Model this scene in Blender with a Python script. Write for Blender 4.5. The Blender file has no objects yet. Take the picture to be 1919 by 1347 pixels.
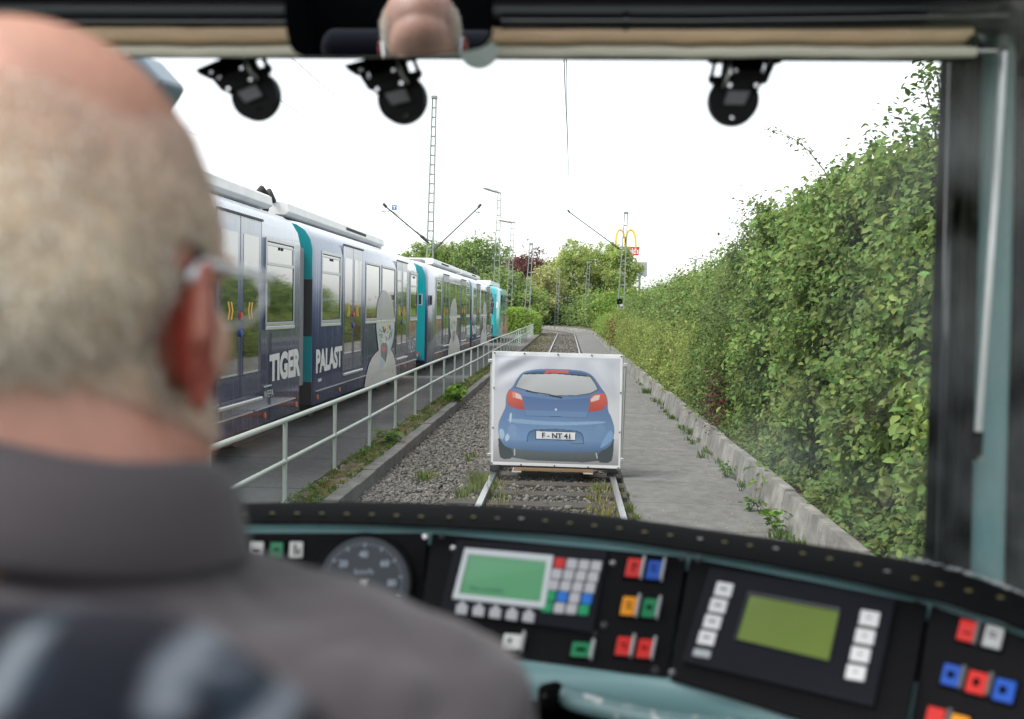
import bpy, bmesh, math, random
import numpy as np
from mathutils import Vector, Matrix
R = math.radians
rng = np.random.default_rng(7)
random.seed(7)
scene = bpy.context.scene
COL = scene.collection

# ------------------------------------------------------------------ camera
FPX = 1866.0                      # focal length in photograph pixels (1919 wide), 35 mm lens
CAM = np.array([0.0, 0.0, 2.05])
_phi = R(1.1)
_a, _b = 105.5 / FPX, 91.5 / FPX
_a0 = _a * math.cos(_phi) - _b * math.sin(_phi)
_b0 = _a * math.sin(_phi) + _b * math.cos(_phi)
_th = math.atan(_b0)
_psi = math.atan(_a0 / (_b0 * math.sin(_th) + math.cos(_th)))
FWD = np.array([-math.sin(_psi) * math.cos(_th), math.cos(_psi) * math.cos(_th), -math.sin(_th)])
_r = np.array([math.cos(_psi), math.sin(_psi), 0.0])
_u = np.cross(_r, FWD)
RGT = _r * math.cos(_phi) + _u * math.sin(_phi)
UPV = -_r * math.sin(_phi) + _u * math.cos(_phi)

cd = bpy.data.cameras.new("camera")
cam = bpy.data.objects.new("camera", cd)
COL.objects.link(cam)
cam.matrix_world = Matrix(((RGT[0], UPV[0], -FWD[0], CAM[0]), (RGT[1], UPV[1], -FWD[1], CAM[1]),
                           (RGT[2], UPV[2], -FWD[2], CAM[2]), (0, 0, 0, 1)))
cd.sensor_width = 36.0
cd.lens = FPX / 1919 * 36.0
cd.clip_start = 0.02
cd.clip_end = 2000
cd.dof.use_dof = True
cd.dof.focus_distance = 16.0
cd.dof.aperture_fstop = 4.2
scene.camera = cam

# ------------------------------------------------------------------ world, sun, exposure
SUN_EL, SUN_AZ = R(56), R(238)     # azimuth measured clockwise from +Y (the track)
w = bpy.data.worlds.new("World")
scene.world = w
w.use_nodes = True
nt = w.node_tree
nt.nodes.clear()
sky = nt.nodes.new("ShaderNodeTexSky")
sky.sky_type = 'NISHITA'
sky.sun_disc = False
sky.sun_elevation = SUN_EL
sky.sun_rotation = SUN_AZ
sky.air_density = 1.0
sky.dust_density = 1.5
sky.ozone_density = 1.0
hs = nt.nodes.new("ShaderNodeHueSaturation")
hs.inputs["Saturation"].default_value = 0.16
bg = nt.nodes.new("ShaderNodeBackground")
bg.inputs["Strength"].default_value = 0.15
out = nt.nodes.new("ShaderNodeOutputWorld")
nt.links.new(sky.outputs[0], hs.inputs["Color"])
nt.links.new(hs.outputs[0], bg.inputs[0])
nt.links.new(bg.outputs[0], out.inputs[0])
sl = bpy.data.lights.new("sun", 'SUN')
sl.energy = 1.5
sl.angle = R(25)
sl.color = (1.0, 0.96, 0.9)
so = bpy.data.objects.new("sun", sl)
COL.objects.link(so)
so.rotation_euler = Vector((-math.sin(SUN_AZ) * math.cos(SUN_EL), -math.cos(SUN_AZ) * math.cos(SUN_EL), -math.sin(SUN_EL))).to_track_quat('-Z', 'Y').to_euler()
scene.view_settings.view_transform = 'Standard'
scene.view_settings.look = 'None'
scene.view_settings.gamma = 1
scene.view_settings.exposure = 1.28
scene.cycles.max_bounces = 8
scene.cycles.transparent_max_bounces = 16

# ------------------------------------------------------------------ measuring helpers (photo pixel -> a point on a real plane)
def ray(x, y): return FWD + (x - 959.5) / FPX * RGT + (673.5 - y) / FPX * UPV
def onx(x, y, X): d = ray(x, y); return CAM + d * (X / d[0])
def ony(x, y, Y): d = ray(x, y); return CAM + d * (Y / d[1])
def onz(x, y, Z): d = ray(x, y); return CAM + d * ((Z - CAM[2]) / d[2])
def onp(x, y, p, n): d = ray(x, y); return CAM + d * (np.dot(p - CAM, n) / np.dot(d, n))
def nrm(v): v = np.asarray(v, float); return v / (np.linalg.norm(v) + 1e-12)

# ------------------------------------------------------------------ materials
def S(r, g, b):
    f = lambda c: (c / 255 / 12.92) if c / 255 <= 0.04045 else ((c / 255 + 0.055) / 1.055) ** 2.4
    return (f(r), f(g), f(b))

def M(name, col, rough=0.6, metal=0.0, coat=0.0, ns=0.0, na=0.0, bs=0.0, ba=0.0, attr=False, trans=0.0, spec=0.5, ior=1.5, stretch=(1, 1, 1), sheen=0.0, rn=0.0, sss=0.0, emit=0.0):
    m = bpy.data.materials.new(name)
    m.use_nodes = True
    t = m.node_tree
    p = t.nodes["Principled BSDF"]
    o = t.nodes["Material Output"]
    p.inputs["Base Color"].default_value = (*col, 1)
    p.inputs["Roughness"].default_value = rough
    p.inputs["Metallic"].default_value = metal
    p.inputs["IOR"].default_value = ior
    p.inputs["Specular IOR Level"].default_value = spec
    p.inputs["Coat Weight"].default_value = coat
    p.inputs["Coat Roughness"].default_value = 0.04
    p.inputs["Sheen Weight"].default_value = sheen
    if sss:
        p.inputs["Subsurface Weight"].default_value = sss
        p.inputs["Subsurface Radius"].default_value = (0.012, 0.004, 0.002)
        p.inputs["Subsurface Scale"].default_value = 1.0
    if emit:
        p.inputs["Emission Color"].default_value = (*col, 1)
        p.inputs["Emission Strength"].default_value = emit
    tc = t.nodes.new("ShaderNodeTexCoord")
    mp = t.nodes.new("ShaderNodeMapping")
    mp.inputs["Scale"].default_value = stretch
    t.links.new(tc.outputs["Object"], mp.inputs[0])
    src = None
    if attr:
        a = t.nodes.new("ShaderNodeAttribute")
        a.attribute_name = "Col"
        src = a.outputs["Color"]
        t.links.new(src, p.inputs["Base Color"])
    if na:
        n = t.nodes.new("ShaderNodeTexNoise")
        n.inputs["Scale"].default_value = ns
        n.inputs["Detail"].default_value = 8
        n.inputs["Roughness"].default_value = 0.65
        t.links.new(mp.outputs[0], n.inputs[0])
        mr = t.nodes.new("ShaderNodeMapRange")
        mr.inputs["From Min"].default_value = 0.25
        mr.inputs["From Max"].default_value = 0.75
        mr.inputs["To Min"].default_value = 1 - na
        mr.inputs["To Max"].default_value = 1 + na
        t.links.new(n.outputs["Fac"], mr.inputs[0])
        mx = t.nodes.new("ShaderNodeMix")
        mx.data_type = 'RGBA'
        mx.blend_type = 'MULTIPLY'
        mx.inputs[0].default_value = 1
        mx.inputs[6].default_value = (*col, 1)
        if src: t.links.new(src, mx.inputs[6])
        t.links.new(mr.outputs[0], mx.inputs[7])
        src = mx.outputs[2]
        t.links.new(src, p.inputs["Base Color"])
        if rn:
            m2 = t.nodes.new("ShaderNodeMapRange")
            m2.inputs["From Min"].default_value = 0.3
            m2.inputs["From Max"].default_value = 0.7
            m2.inputs["To Min"].default_value = max(0, rough - rn)
            m2.inputs["To Max"].default_value = rough + rn
            t.links.new(n.outputs["Fac"], m2.inputs[0])
            t.links.new(m2.outputs[0], p.inputs["Roughness"])
    if ba:
        n2 = t.nodes.new("ShaderNodeTexNoise")
        n2.inputs["Scale"].default_value = bs
        n2.inputs["Detail"].default_value = 6
        t.links.new(mp.outputs[0], n2.inputs[0])
        b = t.nodes.new("ShaderNodeBump")
        b.inputs["Strength"].default_value = ba
        b.inputs["Distance"].default_value = 0.02
        t.links.new(n2.outputs["Fac"], b.inputs["Height"])
        t.links.new(b.outputs[0], p.inputs["Normal"])
    if trans:
        tr = t.nodes.new("ShaderNodeBsdfTranslucent")
        if src: t.links.new(src, tr.inputs[0])
        else: tr.inputs[0].default_value = (*col, 1)
        ms = t.nodes.new("ShaderNodeMixShader")
        ms.inputs[0].default_value = trans
        t.links.new(p.outputs[0], ms.inputs[1])
        t.links.new(tr.outputs[0], ms.inputs[2])
        t.links.new(ms.outputs[0], o.inputs[0])
    return m

def nodes_of(m): return m.node_tree, m.node_tree.nodes["Principled BSDF"]

# ------------------------------------------------------------------ object helpers
def tag(o, label=None, cat=None, group=None, kind=None):
    if label: o["label"] = label
    if cat: o["category"] = cat
    if group: o["group"] = group
    if kind: o["kind"] = kind
    return o

def empty(name, loc, label, cat, group=None):
    o = bpy.data.objects.new(name, None)
    o.empty_display_size = 0.1
    COL.objects.link(o)
    o.location = tuple(float(c) for c in loc)
    return tag(o, label, cat, group)

ORIGIN = {}
def root_loc(p):
    while p.parent: p = p.parent
    return np.array(p.location)

def children(o): return [c for c in bpy.data.objects if c.parent == o]
def copy_tree(o, parent=None):
    c = o.copy()
    COL.objects.link(c)
    c.parent = parent
    for ch in children(o): copy_tree(ch, c)
    return c

class MB:
    """collects shapes, builds ONE mesh object"""
    def __init__(s): s.v = []; s.f = []; s.mi = []; s.k = 0
    def raw(s, vs, fs):
        n = len(s.v)
        s.v += [tuple(float(c) for c in v) for v in vs]
        s.f += [tuple(i + n for i in f) for f in fs]
        s.mi += [s.k] * len(fs)
        return s
    def box(s, c, d, rot=None):
        c = np.array(c, float); h = np.array(d, float) / 2
        vs = [np.array((x, y, z)) * h for x in (-1, 1) for y in (-1, 1) for z in (-1, 1)]
        if rot is not None: vs = [np.array(rot) @ v for v in vs]
        return s.raw([c + v for v in vs], [(0, 1, 3, 2), (4, 6, 7, 5), (0, 4, 5, 1), (2, 3, 7, 6), (0, 2, 6, 4), (1, 5, 7, 3)])
    def span(s, a, b):
        a = np.array(a, float); b = np.array(b, float)
        return s.box((a + b) / 2, np.abs(b - a))
    def prism(s, pts, ext):
        """closed polygon (3D points) extruded along vector ext"""
        n = len(pts); e = np.array(ext, float)
        vs = [np.array(p, float) for p in pts]
        vs += [p + e for p in vs]
        fs = [tuple(range(n - 1, -1, -1)), tuple(range(n, 2 * n))]
        fs += [(i, (i + 1) % n, n + (i + 1) % n, n + i) for i in range(n)]
        return s.raw(vs, fs)
    def tube(s, pts, r, n=10, cap=True):
        pts = [np.array(p, float) for p in pts]
        m = len(pts)
        rr = [r] * m if np.isscalar(r) else list(r)
        vs = []; ref = None
        for i, p in enumerate(pts):
            t = nrm(pts[min(i + 1, m - 1)] - pts[max(i - 1, 0)])
            if ref is None:
                ref = np.array((0, 0, 1.0)) if abs(t[2]) < 0.9 else np.array((1.0, 0, 0))
            a = nrm(np.cross(t, ref)); b = np.cross(a, t); ref = b
            for k in range(n):
                q = 2 * math.pi * k / n
                vs.append(p + rr[i] * (math.cos(q) * a + math.sin(q) * b))
        fs = [(i * n + k, i * n + (k + 1) % n, (i + 1) * n + (k + 1) % n, (i + 1) * n + k) for i in range(m - 1) for k in range(n)]
        if cap: fs += [tuple(range(n - 1, -1, -1)), tuple((m - 1) * n + k for k in range(n))]
        return s.raw(vs, fs)
    def bar(s, a, b, w, h, up=(0, 0, 1)):
        a = np.array(a, float); b = np.array(b, float)
        t = nrm(b - a); x = nrm(np.cross(t, up)); y = np.cross(x, t)
        c = [a + sx * x * w / 2 + sy * y * h / 2 for sx, sy in ((-1, -1), (1, -1), (1, 1), (-1, 1))]
        return s.prism(c, b - a)
    def ell(s, c, rad, rot=None, nu=20, nv=14):
        vs = []; fs = []
        for j in range(nv + 1):
            ph = math.pi * j / nv
            for i in range(nu):
                t = 2 * math.pi * i / nu
                v = np.array((math.sin(ph) * math.cos(t) * rad[0], math.sin(ph) * math.sin(t) * rad[1], math.cos(ph) * rad[2]))
                if rot is not None: v = np.array(rot) @ v
                vs.append(np.array(c) + v)
        for j in range(nv):
            for i in range(nu):
                fs.append((j * nu + i, (j + 1) * nu + i, (j + 1) * nu + (i + 1) % nu, j * nu + (i + 1) % nu))
        return s.raw(vs, fs)
    def cap(s, a, b, r0, r1, n=14):
        a = np.array(a, float); b = np.array(b, float)
        s.tube([a, b], [r0, r1], n)
        s.ell(a, (r0,) * 3, None, n, 8); s.ell(b, (r1,) * 3, None, n, 8)
        return s
    def disc(s, c, n, r, t, k=24):
        n = nrm(n); c = np.array(c, float)
        a = nrm(np.cross(n, (0.3, 0.1, 1) if abs(n[2]) < .9 else (1, 0, 0))); b = np.cross(n, a)
        return s.prism([c + r * (math.cos(2 * math.pi * i / k) * a + math.sin(2 * math.pi * i / k) * b) for i in range(k)], n * t)
    def sheet(s, grid):
        """grid[i][j] of points -> quads"""
        ni, nj = len(grid), len(grid[0])
        return s.raw([p for row in grid for p in row],
                     [(i * nj + j, (i + 1) * nj + j, (i + 1) * nj + j + 1, i * nj + j + 1) for i in range(ni - 1) for j in range(nj - 1)])
    def build(s, name, mat, parent=None, smooth=False, bevel=0.0, loc=None, auto=None, flip=False):
        me = bpy.data.meshes.new(name)
        off = np.zeros(3)
        if parent is not None: off = root_loc(parent)
        elif loc is not None: off = np.array(loc, float)
        me.from_pydata([tuple(np.array(v) - off) for v in s.v], [], s.f)
        o = bpy.data.objects.new(name, me)
        COL.objects.link(o)
        if parent is not None: o.parent = parent
        elif loc is not None: o.location = tuple(off)
        for m in (mat if isinstance(mat, (list, tuple)) else [mat]): me.materials.append(m)
        if isinstance(mat, (list, tuple)): me.polygons.foreach_set("material_index", s.mi)
        bm = bmesh.new(); bm.from_mesh(me)
        bmesh.ops.recalc_face_normals(bm, faces=bm.faces)
        if flip: bmesh.ops.reverse_faces(bm, faces=bm.faces)
        bm.to_mesh(me); bm.free()
        if smooth: me.polygons.foreach_set("use_smooth", [True] * len(me.polygons))
        if auto is not None: me.set_sharp_from_angle(angle=R(auto))
        if bevel:
            b = o.modifiers.new("bevel", 'BEVEL'); b.width = bevel; b.segments = 2; b.limit_method = 'ANGLE'
        return o

def np_mesh(name, V, faces4, mat, parent=None, colors=None, smooth=False, loc=None):
    """fast mesh from arrays; faces4 (n,4) quads or (n,3) tris"""
    off = root_loc(parent) if parent is not None else (np.array(loc, float) if loc is not None else np.zeros(3))
    me = bpy.data.meshes.new(name)
    V = np.ascontiguousarray(V - off, dtype=np.float32)
    n, k = faces4.shape
    me.vertices.add(len(V)); me.vertices.foreach_set("co", V.ravel())
    me.loops.add(n * k); me.loops.foreach_set("vertex_index", np.ascontiguousarray(faces4, dtype=np.int32).ravel())
    me.polygons.add(n); me.polygons.foreach_set("loop_start", np.arange(0, n * k, k, dtype=np.int32))
    if smooth: me.polygons.foreach_set("use_smooth", np.ones(n, dtype=bool))
    me.update(calc_edges=True)
    if colors is not None:
        a = me.attributes.new("Col", 'FLOAT_COLOR', 'POINT')
        c = np.ones((len(V), 4), np.float32); c[:, :3] = colors
        a.data.foreach_set("color", c.ravel())
    o = bpy.data.objects.new(name, me)
    COL.objects.link(o)
    me.materials.append(mat)
    if parent is not None: o.parent = parent
    elif loc is not None: o.location = tuple(off)
    return o

def wob(p, f=1.0, seed=0.0):
    """cheap smooth noise from sums of sines, p (n,3) -> (n,) about -1..1"""
    p = np.asarray(p) * f
    x, y, z = p[..., 0] + seed, p[..., 1] - seed * 1.7, p[..., 2] + seed * .6
    return (np.sin(x * 1.9 + 1.3 * np.sin(y * 1.3 + z)) + np.sin(y * 2.3 + 1.1 * np.sin(z * 1.7 - x)) + np.sin(z * 2.1 + 1.2 * np.sin(x * 1.1 + y * .7))) / 3

# leaves: a small folded leaf per point
def leaves(name, P, N, size, mat, parent, col, cvar=0.25, aspect=0.62, fine=False, droop=0.0, loc=None):
    n = len(P)
    N = N / (np.linalg.norm(N, axis=1, keepdims=True) + 1e-9)
    T = rng.normal(size=(n, 3)); T[:, 2] -= droop
    T -= N * np.sum(T * N, axis=1, keepdims=True)
    T /= np.linalg.norm(T, axis=1, keepdims=True) + 1e-9
    B = np.cross(N, T)
    L = (size * np.exp(rng.normal(size=n) * .28).clip(.5, 1.8))[:, None]
    W = L * aspect * rng.uniform(.8, 1.1, n)[:, None] / 2
    F = W * 0.35
    if fine:
        pts = [P, P + T * L * .32 + B * W * .92 + N * F, P + T * L * .7 + B * W * .72 + N * F, P + T * L - N * F * .6,
               P + T * L * .7 - B * W * .72 + N * F, P + T * L * .32 - B * W * .92 + N * F]
        q = np.array([[0, 1, 2, 3], [0, 3, 4, 5]])
    else:
        pts = [P, P + T * L * .5 + B * W + N * F, P + T * L, P + T * L * .5 - B * W + N * F]
        q = np.array([[0, 1, 2, 3]])
    k = len(pts)
    V = np.stack(pts, axis=1).reshape(-1, 3)
    Fc = (np.arange(n)[:, None, None] * k + q[None]).reshape(-1, 4)
    c = np.asarray(col, float)
    if c.ndim == 1: c = np.repeat(c[None], n, 0)
    g = 1 + cvar * rng.normal(size=(n, 1)).clip(-2, 2)
    c = c * g.clip(.3, 1.8)
    c[:, 0] *= rng.uniform(.8, 1.25, n)
    return np_mesh(name, V, Fc, mat, parent, np.repeat(c.clip(0, 1), k, 0), loc=loc)

def blob_points(blobs, n, clump=0.35, nclump=60, shell=0.55, fl=1.2):
    """points gathered in clumps through the outer volume of ellipsoid blobs"""
    Ps = []; Ns = []
    w = np.array([(b[1][0] * b[1][1] + b[1][0] * b[1][2] + b[1][1] * b[1][2]) for b in blobs]); w = w / w.sum()
    for (c, r), ww in zip(blobs, w):
        m = max(20, int(n * ww)); c = np.array(c); r = np.array(r)
        kc = max(8, int(nclump * ww * len(blobs)))
        d = rng.normal(size=(kc, 3)); d /= np.linalg.norm(d, axis=1, keepdims=True)
        rad = rng.uniform(shell, 1.08, kc)[:, None] * (1 + .18 * wob(d * 2.0, 1.3, c.sum())[:, None])
        cl = d * rad
        i = rng.integers(0, kc, m)
        q = cl[i] + rng.normal(size=(m, 3)) * clump * rng.uniform(.3, 1, (kc, 1))[i]
        dd = q / (np.linalg.norm(q, axis=1, keepdims=True) + 1e-6)
        Ps.append(c + q * r)
        Ns.append(dd / r * r.mean() * .7 + rng.normal(size=(m, 3)) * .55 + np.array((0, 0, .45)))
    return np.concatenate(Ps), np.concatenate(Ns)

def text_mesh(txt, bold=0.0, extrude=0.0):
    cu = bpy.data.curves.new("txt", 'FONT')
    cu.body = txt
    cu.offset = bold
    cu.extrude = extrude
    cu.resolution_u = 4
    o = bpy.data.objects.new("txt", cu)
    COL.objects.link(o)
    me = o.to_mesh()
    V = np.array([v.co[:] for v in me.vertices]); Fs = [tuple(p.vertices) for p in me.polygons]
    o.to_mesh_clear()
    bpy.data.objects.remove(o)
    return V, Fs

def text_on(mb, txt, tl, tr, bl, n, bold=0.0, t=0.002):
    """lettering fitted in the box tl-tr-bl (3D points), thickness t along n"""
    V, Fs = text_mesh(txt, bold, 0.0)
    lo = V.min(0); hi = V.max(0)
    tl, tr, bl, n = map(lambda q: np.array(q, float), (tl, tr, bl, n))
    u = (V[:, 0] - lo[0]) / (hi[0] - lo[0]); v = (hi[1] - V[:, 1]) / max(hi[1] - lo[1], 1e-6)
    P = tl + u[:, None] * (tr - tl) + v[:, None] * (bl - tl) + nrm(n) * t
    mb.raw(P, Fs)
    return mb

# ------------------------------------------------------------------ materials in use
m_asph = M("asphalt", (0.125, 0.123, 0.12), 0.95, ns=14, na=.28, bs=170, ba=.35)
m_walk = M("walkway_asphalt", (0.155, 0.152, 0.147), 0.95, ns=5, na=.3, bs=150, ba=.35)
m_ground = M("ballast_ground", (0.10, 0.095, 0.088), 0.95, ns=20, na=.45, bs=30, ba=1)
m_earth = M("earth", (0.09, 0.08, 0.05), 1, ns=4, na=.4, bs=20, ba=.6)
m_grassland = M("grass_ground", (0.07, 0.10, 0.03), 1, ns=3, na=.5, bs=20, ba=.8)
m_kerb = M("kerb_concrete", (0.15, 0.145, 0.135), 0.9, ns=9, na=.35, bs=60, ba=.4)
m_kerbl = M("pale_concrete", (0.27, 0.262, 0.242), 0.9, ns=5, na=.42, bs=50, ba=.35)
m_paver = M("pavers", (0.15, 0.14, 0.125), 0.95, ns=12, na=.4, bs=40, ba=.5)
m_stone = M("stone", (0.16, 0.15, 0.14), 0.95, attr=True, spec=.2, ns=60, na=.2)
m_railtop = M("rail_steel", (0.50, 0.50, 0.50), 0.32, metal=.9, ns=6, na=.15, stretch=(1, .15, 1))
m_railrust = M("rail_rust", (0.16, 0.12, 0.09), 0.85, ns=18, na=.4)
m_wood = M("sleeper_wood", (0.060, 0.050, 0.043), 0.9, ns=8, na=.5, stretch=(.25, 4, 4), bs=20, ba=.6)
m_leaf = M("leaf", (0.1, 0.2, 0.05), 0.5, attr=True, trans=.48, spec=.22)
m_leafdull = M("leaf_far", (0.1, 0.2, 0.05), 0.7, attr=True, trans=.48, spec=.12)
m_bark = M("bark", (0.09, 0.075, 0.06), 0.95, ns=9, na=.45, bs=30, ba=.6)
m_core = M("shrub_shade_core", (0.032, 0.046, 0.014), 1, ns=6, na=.5, bs=14, ba=1)  # dark solid core standing in for the shaded depth behind the leaves
m_fence = M("fence_paint", (0.44, 0.50, 0.45), 0.45, ns=5, na=.12, rn=.1)
m_mast = M("mast_steel", (0.22, 0.255, 0.245), 0.6, ns=3, na=.2)
m_mastdk = M("arm_steel", (0.05, 0.05, 0.055), 0.5)
m_wire = M("wire", (0.03, 0.03, 0.035), 0.5)
m_black = M("black_plastic", (0.0055, 0.0055, 0.0065), 0.5, ns=30, na=.2, bs=200, ba=.05, spec=.14)
m_rubber = M("rubber", (0.0022, 0.0022, 0.0025), 0.7, spec=.04)
m_blackgl = M("black_gloss", (0.02, 0.02, 0.024), 0.16, coat=.6)
m_teal = M("cab_teal_paint", S(112, 148, 150), 0.38, ns=3, na=.06, bs=40, ba=.03)
m_tealdk = M("cab_teal_dark", S(70, 104, 108), 0.5)
m_chrome = M("chrome", (0.62, 0.62, 0.63), 0.22, metal=1)
m_alu = M("aluminium", (0.62, 0.63, 0.63), 0.42, metal=.8, ns=6, na=.1)
m_white = M("white_print", (0.78, 0.78, 0.77), 0.5)
m_yellow = M("yellow_sticker", (0.86, 0.46, 0.02), 0.5)
m_red = M("red_plastic", (0.62, 0.03, 0.025), 0.35)
m_blue = M("blue_plastic", (0.02, 0.09, 0.45), 0.35)
m_green = M("green_plastic", (0.015, 0.22, 0.09), 0.4)
m_orange = M("orange_plastic", (0.80, 0.30, 0.015), 0.35)
m_bwhite = M("white_plastic", (0.66, 0.66, 0.63), 0.45, ns=30, na=.06)
m_orangelamp = M("orange_lamp", (0.80, 0.18, 0.02), 0.25, coat=.5)

# ================================================================== GROUND
Y0, RAD = 86.0, 75.0               # the track runs straight to Y0, then bends left
TX = -0.15                         # centre line of the track
def path(s, l, z=0.0):
    if s <= Y0: return np.array((TX + l, s, z))
    a = (s - Y0) / RAD
    return np.array((TX - RAD + (RAD + l) * math.cos(a), Y0 + (RAD + l) * math.sin(a), z))
SS = list(np.arange(-4, 84.1, 4.0)) + list(np.arange(86, 200, 2.0))

MB().sheet([[(x, y, -0.22 + (0.0 if abs(x) < 400 else 0)) for y in (-400, -100, 0, 60, 150, 400, 1500)] for x in (-900, -300, -60, 0, 60, 300, 900)]).build("ground", m_grassland)["kind"] = "structure"

def strip(name, l0, l1, z, mat, s_list=SS, nl=1, noise=0.0):
    g = []
    for s in s_list:
        row = []
        for k in range(nl + 1):
            p = path(s, l0 + (l1 - l0) * k / nl, z)
            if noise: p[2] += noise * float(wob(p[None], 3.1)[0]) + noise * .6 * float(wob(p[None], 9.0, 3)[0])
            row.append(p)
        g.append(row)
    o = MB().sheet(g).build(name, mat)
    # sheets look up
    me = o.data
    if me.polygons[0].normal.z < 0: me.flip_normals()
    o["kind"] = "structure"
    return o
strip("ballast_bed", -2.16, 0.87, -0.125, m_ground, list(np.arange(4, 30, .25)) + SS[9:], nl=14, noise=.022)

def joints(m, period, width, dark=0.35, axis=1):
    """narrow joints across a paved strip, every `period` metres"""
    t, p = nodes_of(m)
    tc = t.nodes.new("ShaderNodeTexCoord")
    sp = t.nodes.new("ShaderNodeSeparateXYZ")
    t.links.new(tc.outputs["Object"], sp.inputs[0])
    nz = t.nodes.new("ShaderNodeTexNoise"); nz.inputs["Scale"].default_value = 3
    t.links.new(tc.outputs["Object"], nz.inputs[0])
    ad = t.nodes.new("ShaderNodeMath"); ad.operation = 'MULTIPLY_ADD'
    t.links.new(nz.outputs["Fac"], ad.inputs[0]); ad.inputs[1].default_value = .05
    t.links.new(sp.outputs[axis], ad.inputs[2])
    md = t.nodes.new("ShaderNodeMath"); md.operation = 'MODULO'
    t.links.new(ad.outputs[0], md.inputs[0]); md.inputs[1].default_value = period
    lt = t.nodes.new("ShaderNodeMath"); lt.operation = 'LESS_THAN'
    t.links.new(md.outputs[0], lt.inputs[0]); lt.inputs[1].default_value = width
    src = p.inputs["Base Color"].links[0].from_socket
    mx = t.nodes.new("ShaderNodeMix"); mx.data_type = 'RGBA'; mx.blend_type = 'MULTIPLY'
    t.links.new(lt.outputs[0], mx.inputs[0])
    t.links.new(src, mx.inputs[6]); mx.inputs[7].default_value = (dark, dark, dark, 1)
    t.links.new(mx.outputs[2], p.inputs["Base Color"])
def stains(m, scale, amt, stretch=(1, 1, 1), lo=.42, hi=.62):
    t, p = nodes_of(m)
    tc = t.nodes.new("ShaderNodeTexCoord"); mp = t.nodes.new("ShaderNodeMapping"); mp.inputs["Scale"].default_value = stretch; mp.inputs["Location"].default_value = (scale, 3.1, 0)
    nz = t.nodes.new("ShaderNodeTexNoise"); nz.inputs["Scale"].default_value = scale; nz.inputs["Detail"].default_value = 9; nz.inputs["Roughness"].default_value = .7
    t.links.new(tc.outputs["Object"], mp.inputs[0]); t.links.new(mp.outputs[0], nz.inputs[0])
    mr = t.nodes.new("ShaderNodeMapRange"); mr.inputs["From Min"].default_value = lo; mr.inputs["From Max"].default_value = hi; mr.inputs["To Min"].default_value = 1 - amt; mr.inputs["To Max"].default_value = 1
    t.links.new(nz.outputs["Fac"], mr.inputs[0])
    src = p.inputs["Base Color"].links[0].from_socket
    mx = t.nodes.new("ShaderNodeMix"); mx.data_type = 'RGBA'; mx.blend_type = 'MULTIPLY'; mx.inputs[0].default_value = 1
    t.links.new(src, mx.inputs[6]); t.links.new(mr.outputs[0], mx.inputs[7]); t.links.new(mx.outputs[2], p.inputs["Base Color"])
stains(m_walk, .9, .18); stains(m_walk, 3.2, .12, (1, .5, 1), .36, .5); stains(m_asph, .7, .25); stains(m_kerbl, 2.2, .45, (1, 1, .5)); stains(m_kerb, 1.6, .3); stains(m_walk, 14, .25, (1, 1, 1), .30, .38)
joints(m_walk, 1.35, .022, .55)
joints(m_asph, 2.15, .035)

def slab(name, l0, l1, zt, zb, mat, s_list=SS):
    mb = MB()
    g = [[path(s, l0, zb), path(s, l0, zt), path(s, l1, zt), path(s, l1, zb)] for s in s_list]
    mb.sheet(g)
    mb.raw(g[0], [(0, 1, 2, 3)]); mb.raw(g[-1], [(0, 1, 2, 3)])
    return mb.build(name, mat)
slab("walkway", 0.875, 2.26, -0.012, -0.3, m_walk)["kind"] = "structure"
sA = [s for s in SS if s <= 84]
slab("tram_road", -9.0, -2.715, 0.035, -0.3, m_asph, sA + [92.0])["kind"] = "structure"
slab("paver_strip", -2.71, -2.325, 0.02, -0.3, m_paver, sA)["kind"] = "structure"
# the dark kerb, in lengths of a metre
kb = MB()
for k in range(0, 84):
    kb.span((-2.47, k + .005, -.3), (-2.305, k + .995, .062 + .006 * math.sin(k * 2.7)))
tag(kb.build("kerb", m_kerb, bevel=.012), "dark concrete kerb edging the ballast along the mossy strip", "kerb")
# pale low wall that holds the hedge bank, its face sloping a little
wl = MB()
for k, s in enumerate(np.arange(4, 150, 1.5)):
    e = s + 1.49
    h = .30 + .012 * math.sin(k * 1.9)
    a = [path(s, 2.262, -.2), path(s, 2.35, h), path(s, 2.45, h), path(s, 2.47, -.2)]
    b = [path(e, 2.262, -.2), path(e, 2.35, h), path(e, 2.45, h), path(e, 2.47, -.2)]
    wl.raw(a + b, [(0, 1, 5, 4), (1, 2, 6, 5), (2, 3, 7, 6), (3, 0, 4, 7), (3, 2, 1, 0), (4, 5, 6, 7)])
tag(wl.build("retaining_wall", m_kerbl), "low pale concrete retaining wall at the foot of the hedge", "wall")
# soil bank under the hedge
strip("hedge_bank", 2.47, 9.0, 0.2, m_earth, nl=3, noise=.05)
# tram rails sunk in the road under the parked trams
gr = MB()
for x in (-6.12, -4.68):
    gr.span((x - .03, -4, 0.0), (x + .03, 92, .039))
tag(gr.build("grooved_rails", m_railrust), "pair of rails sunk in the asphalt under the parked trams", "rails")

# ------------------------------------------------------------------ the two rails
for l, wh in ((-.7475, "left"), (.7475, "right")):
    t = empty("rail", path(0, l), "bright worn steel rail on the %s side of the track, %s" % (wh, "next to the ballast" if wh == "left" else "next to the walkway"), "rail", "rails of the track ahead")
    for nm, prof, mat in (("rail_head", [(-.036, -.012), (-.033, 0), (.033, 0), (.036, -.012), (.034, -.042), (-.034, -.042)], m_railtop),
                          ("rail_foot", [(-.012, -.042), (.012, -.042), (.014, -.125), (.065, -.14), (.065, -.15), (-.065, -.15), (-.065, -.14), (-.014, -.125)], m_railrust)):
        mb = MB()
        g = [[path(s, l + p[0], p[1]) for p in prof + prof[:1]] for s in SS]
        mb.sheet(g)
        mb.build(nm, mat, t)
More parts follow.
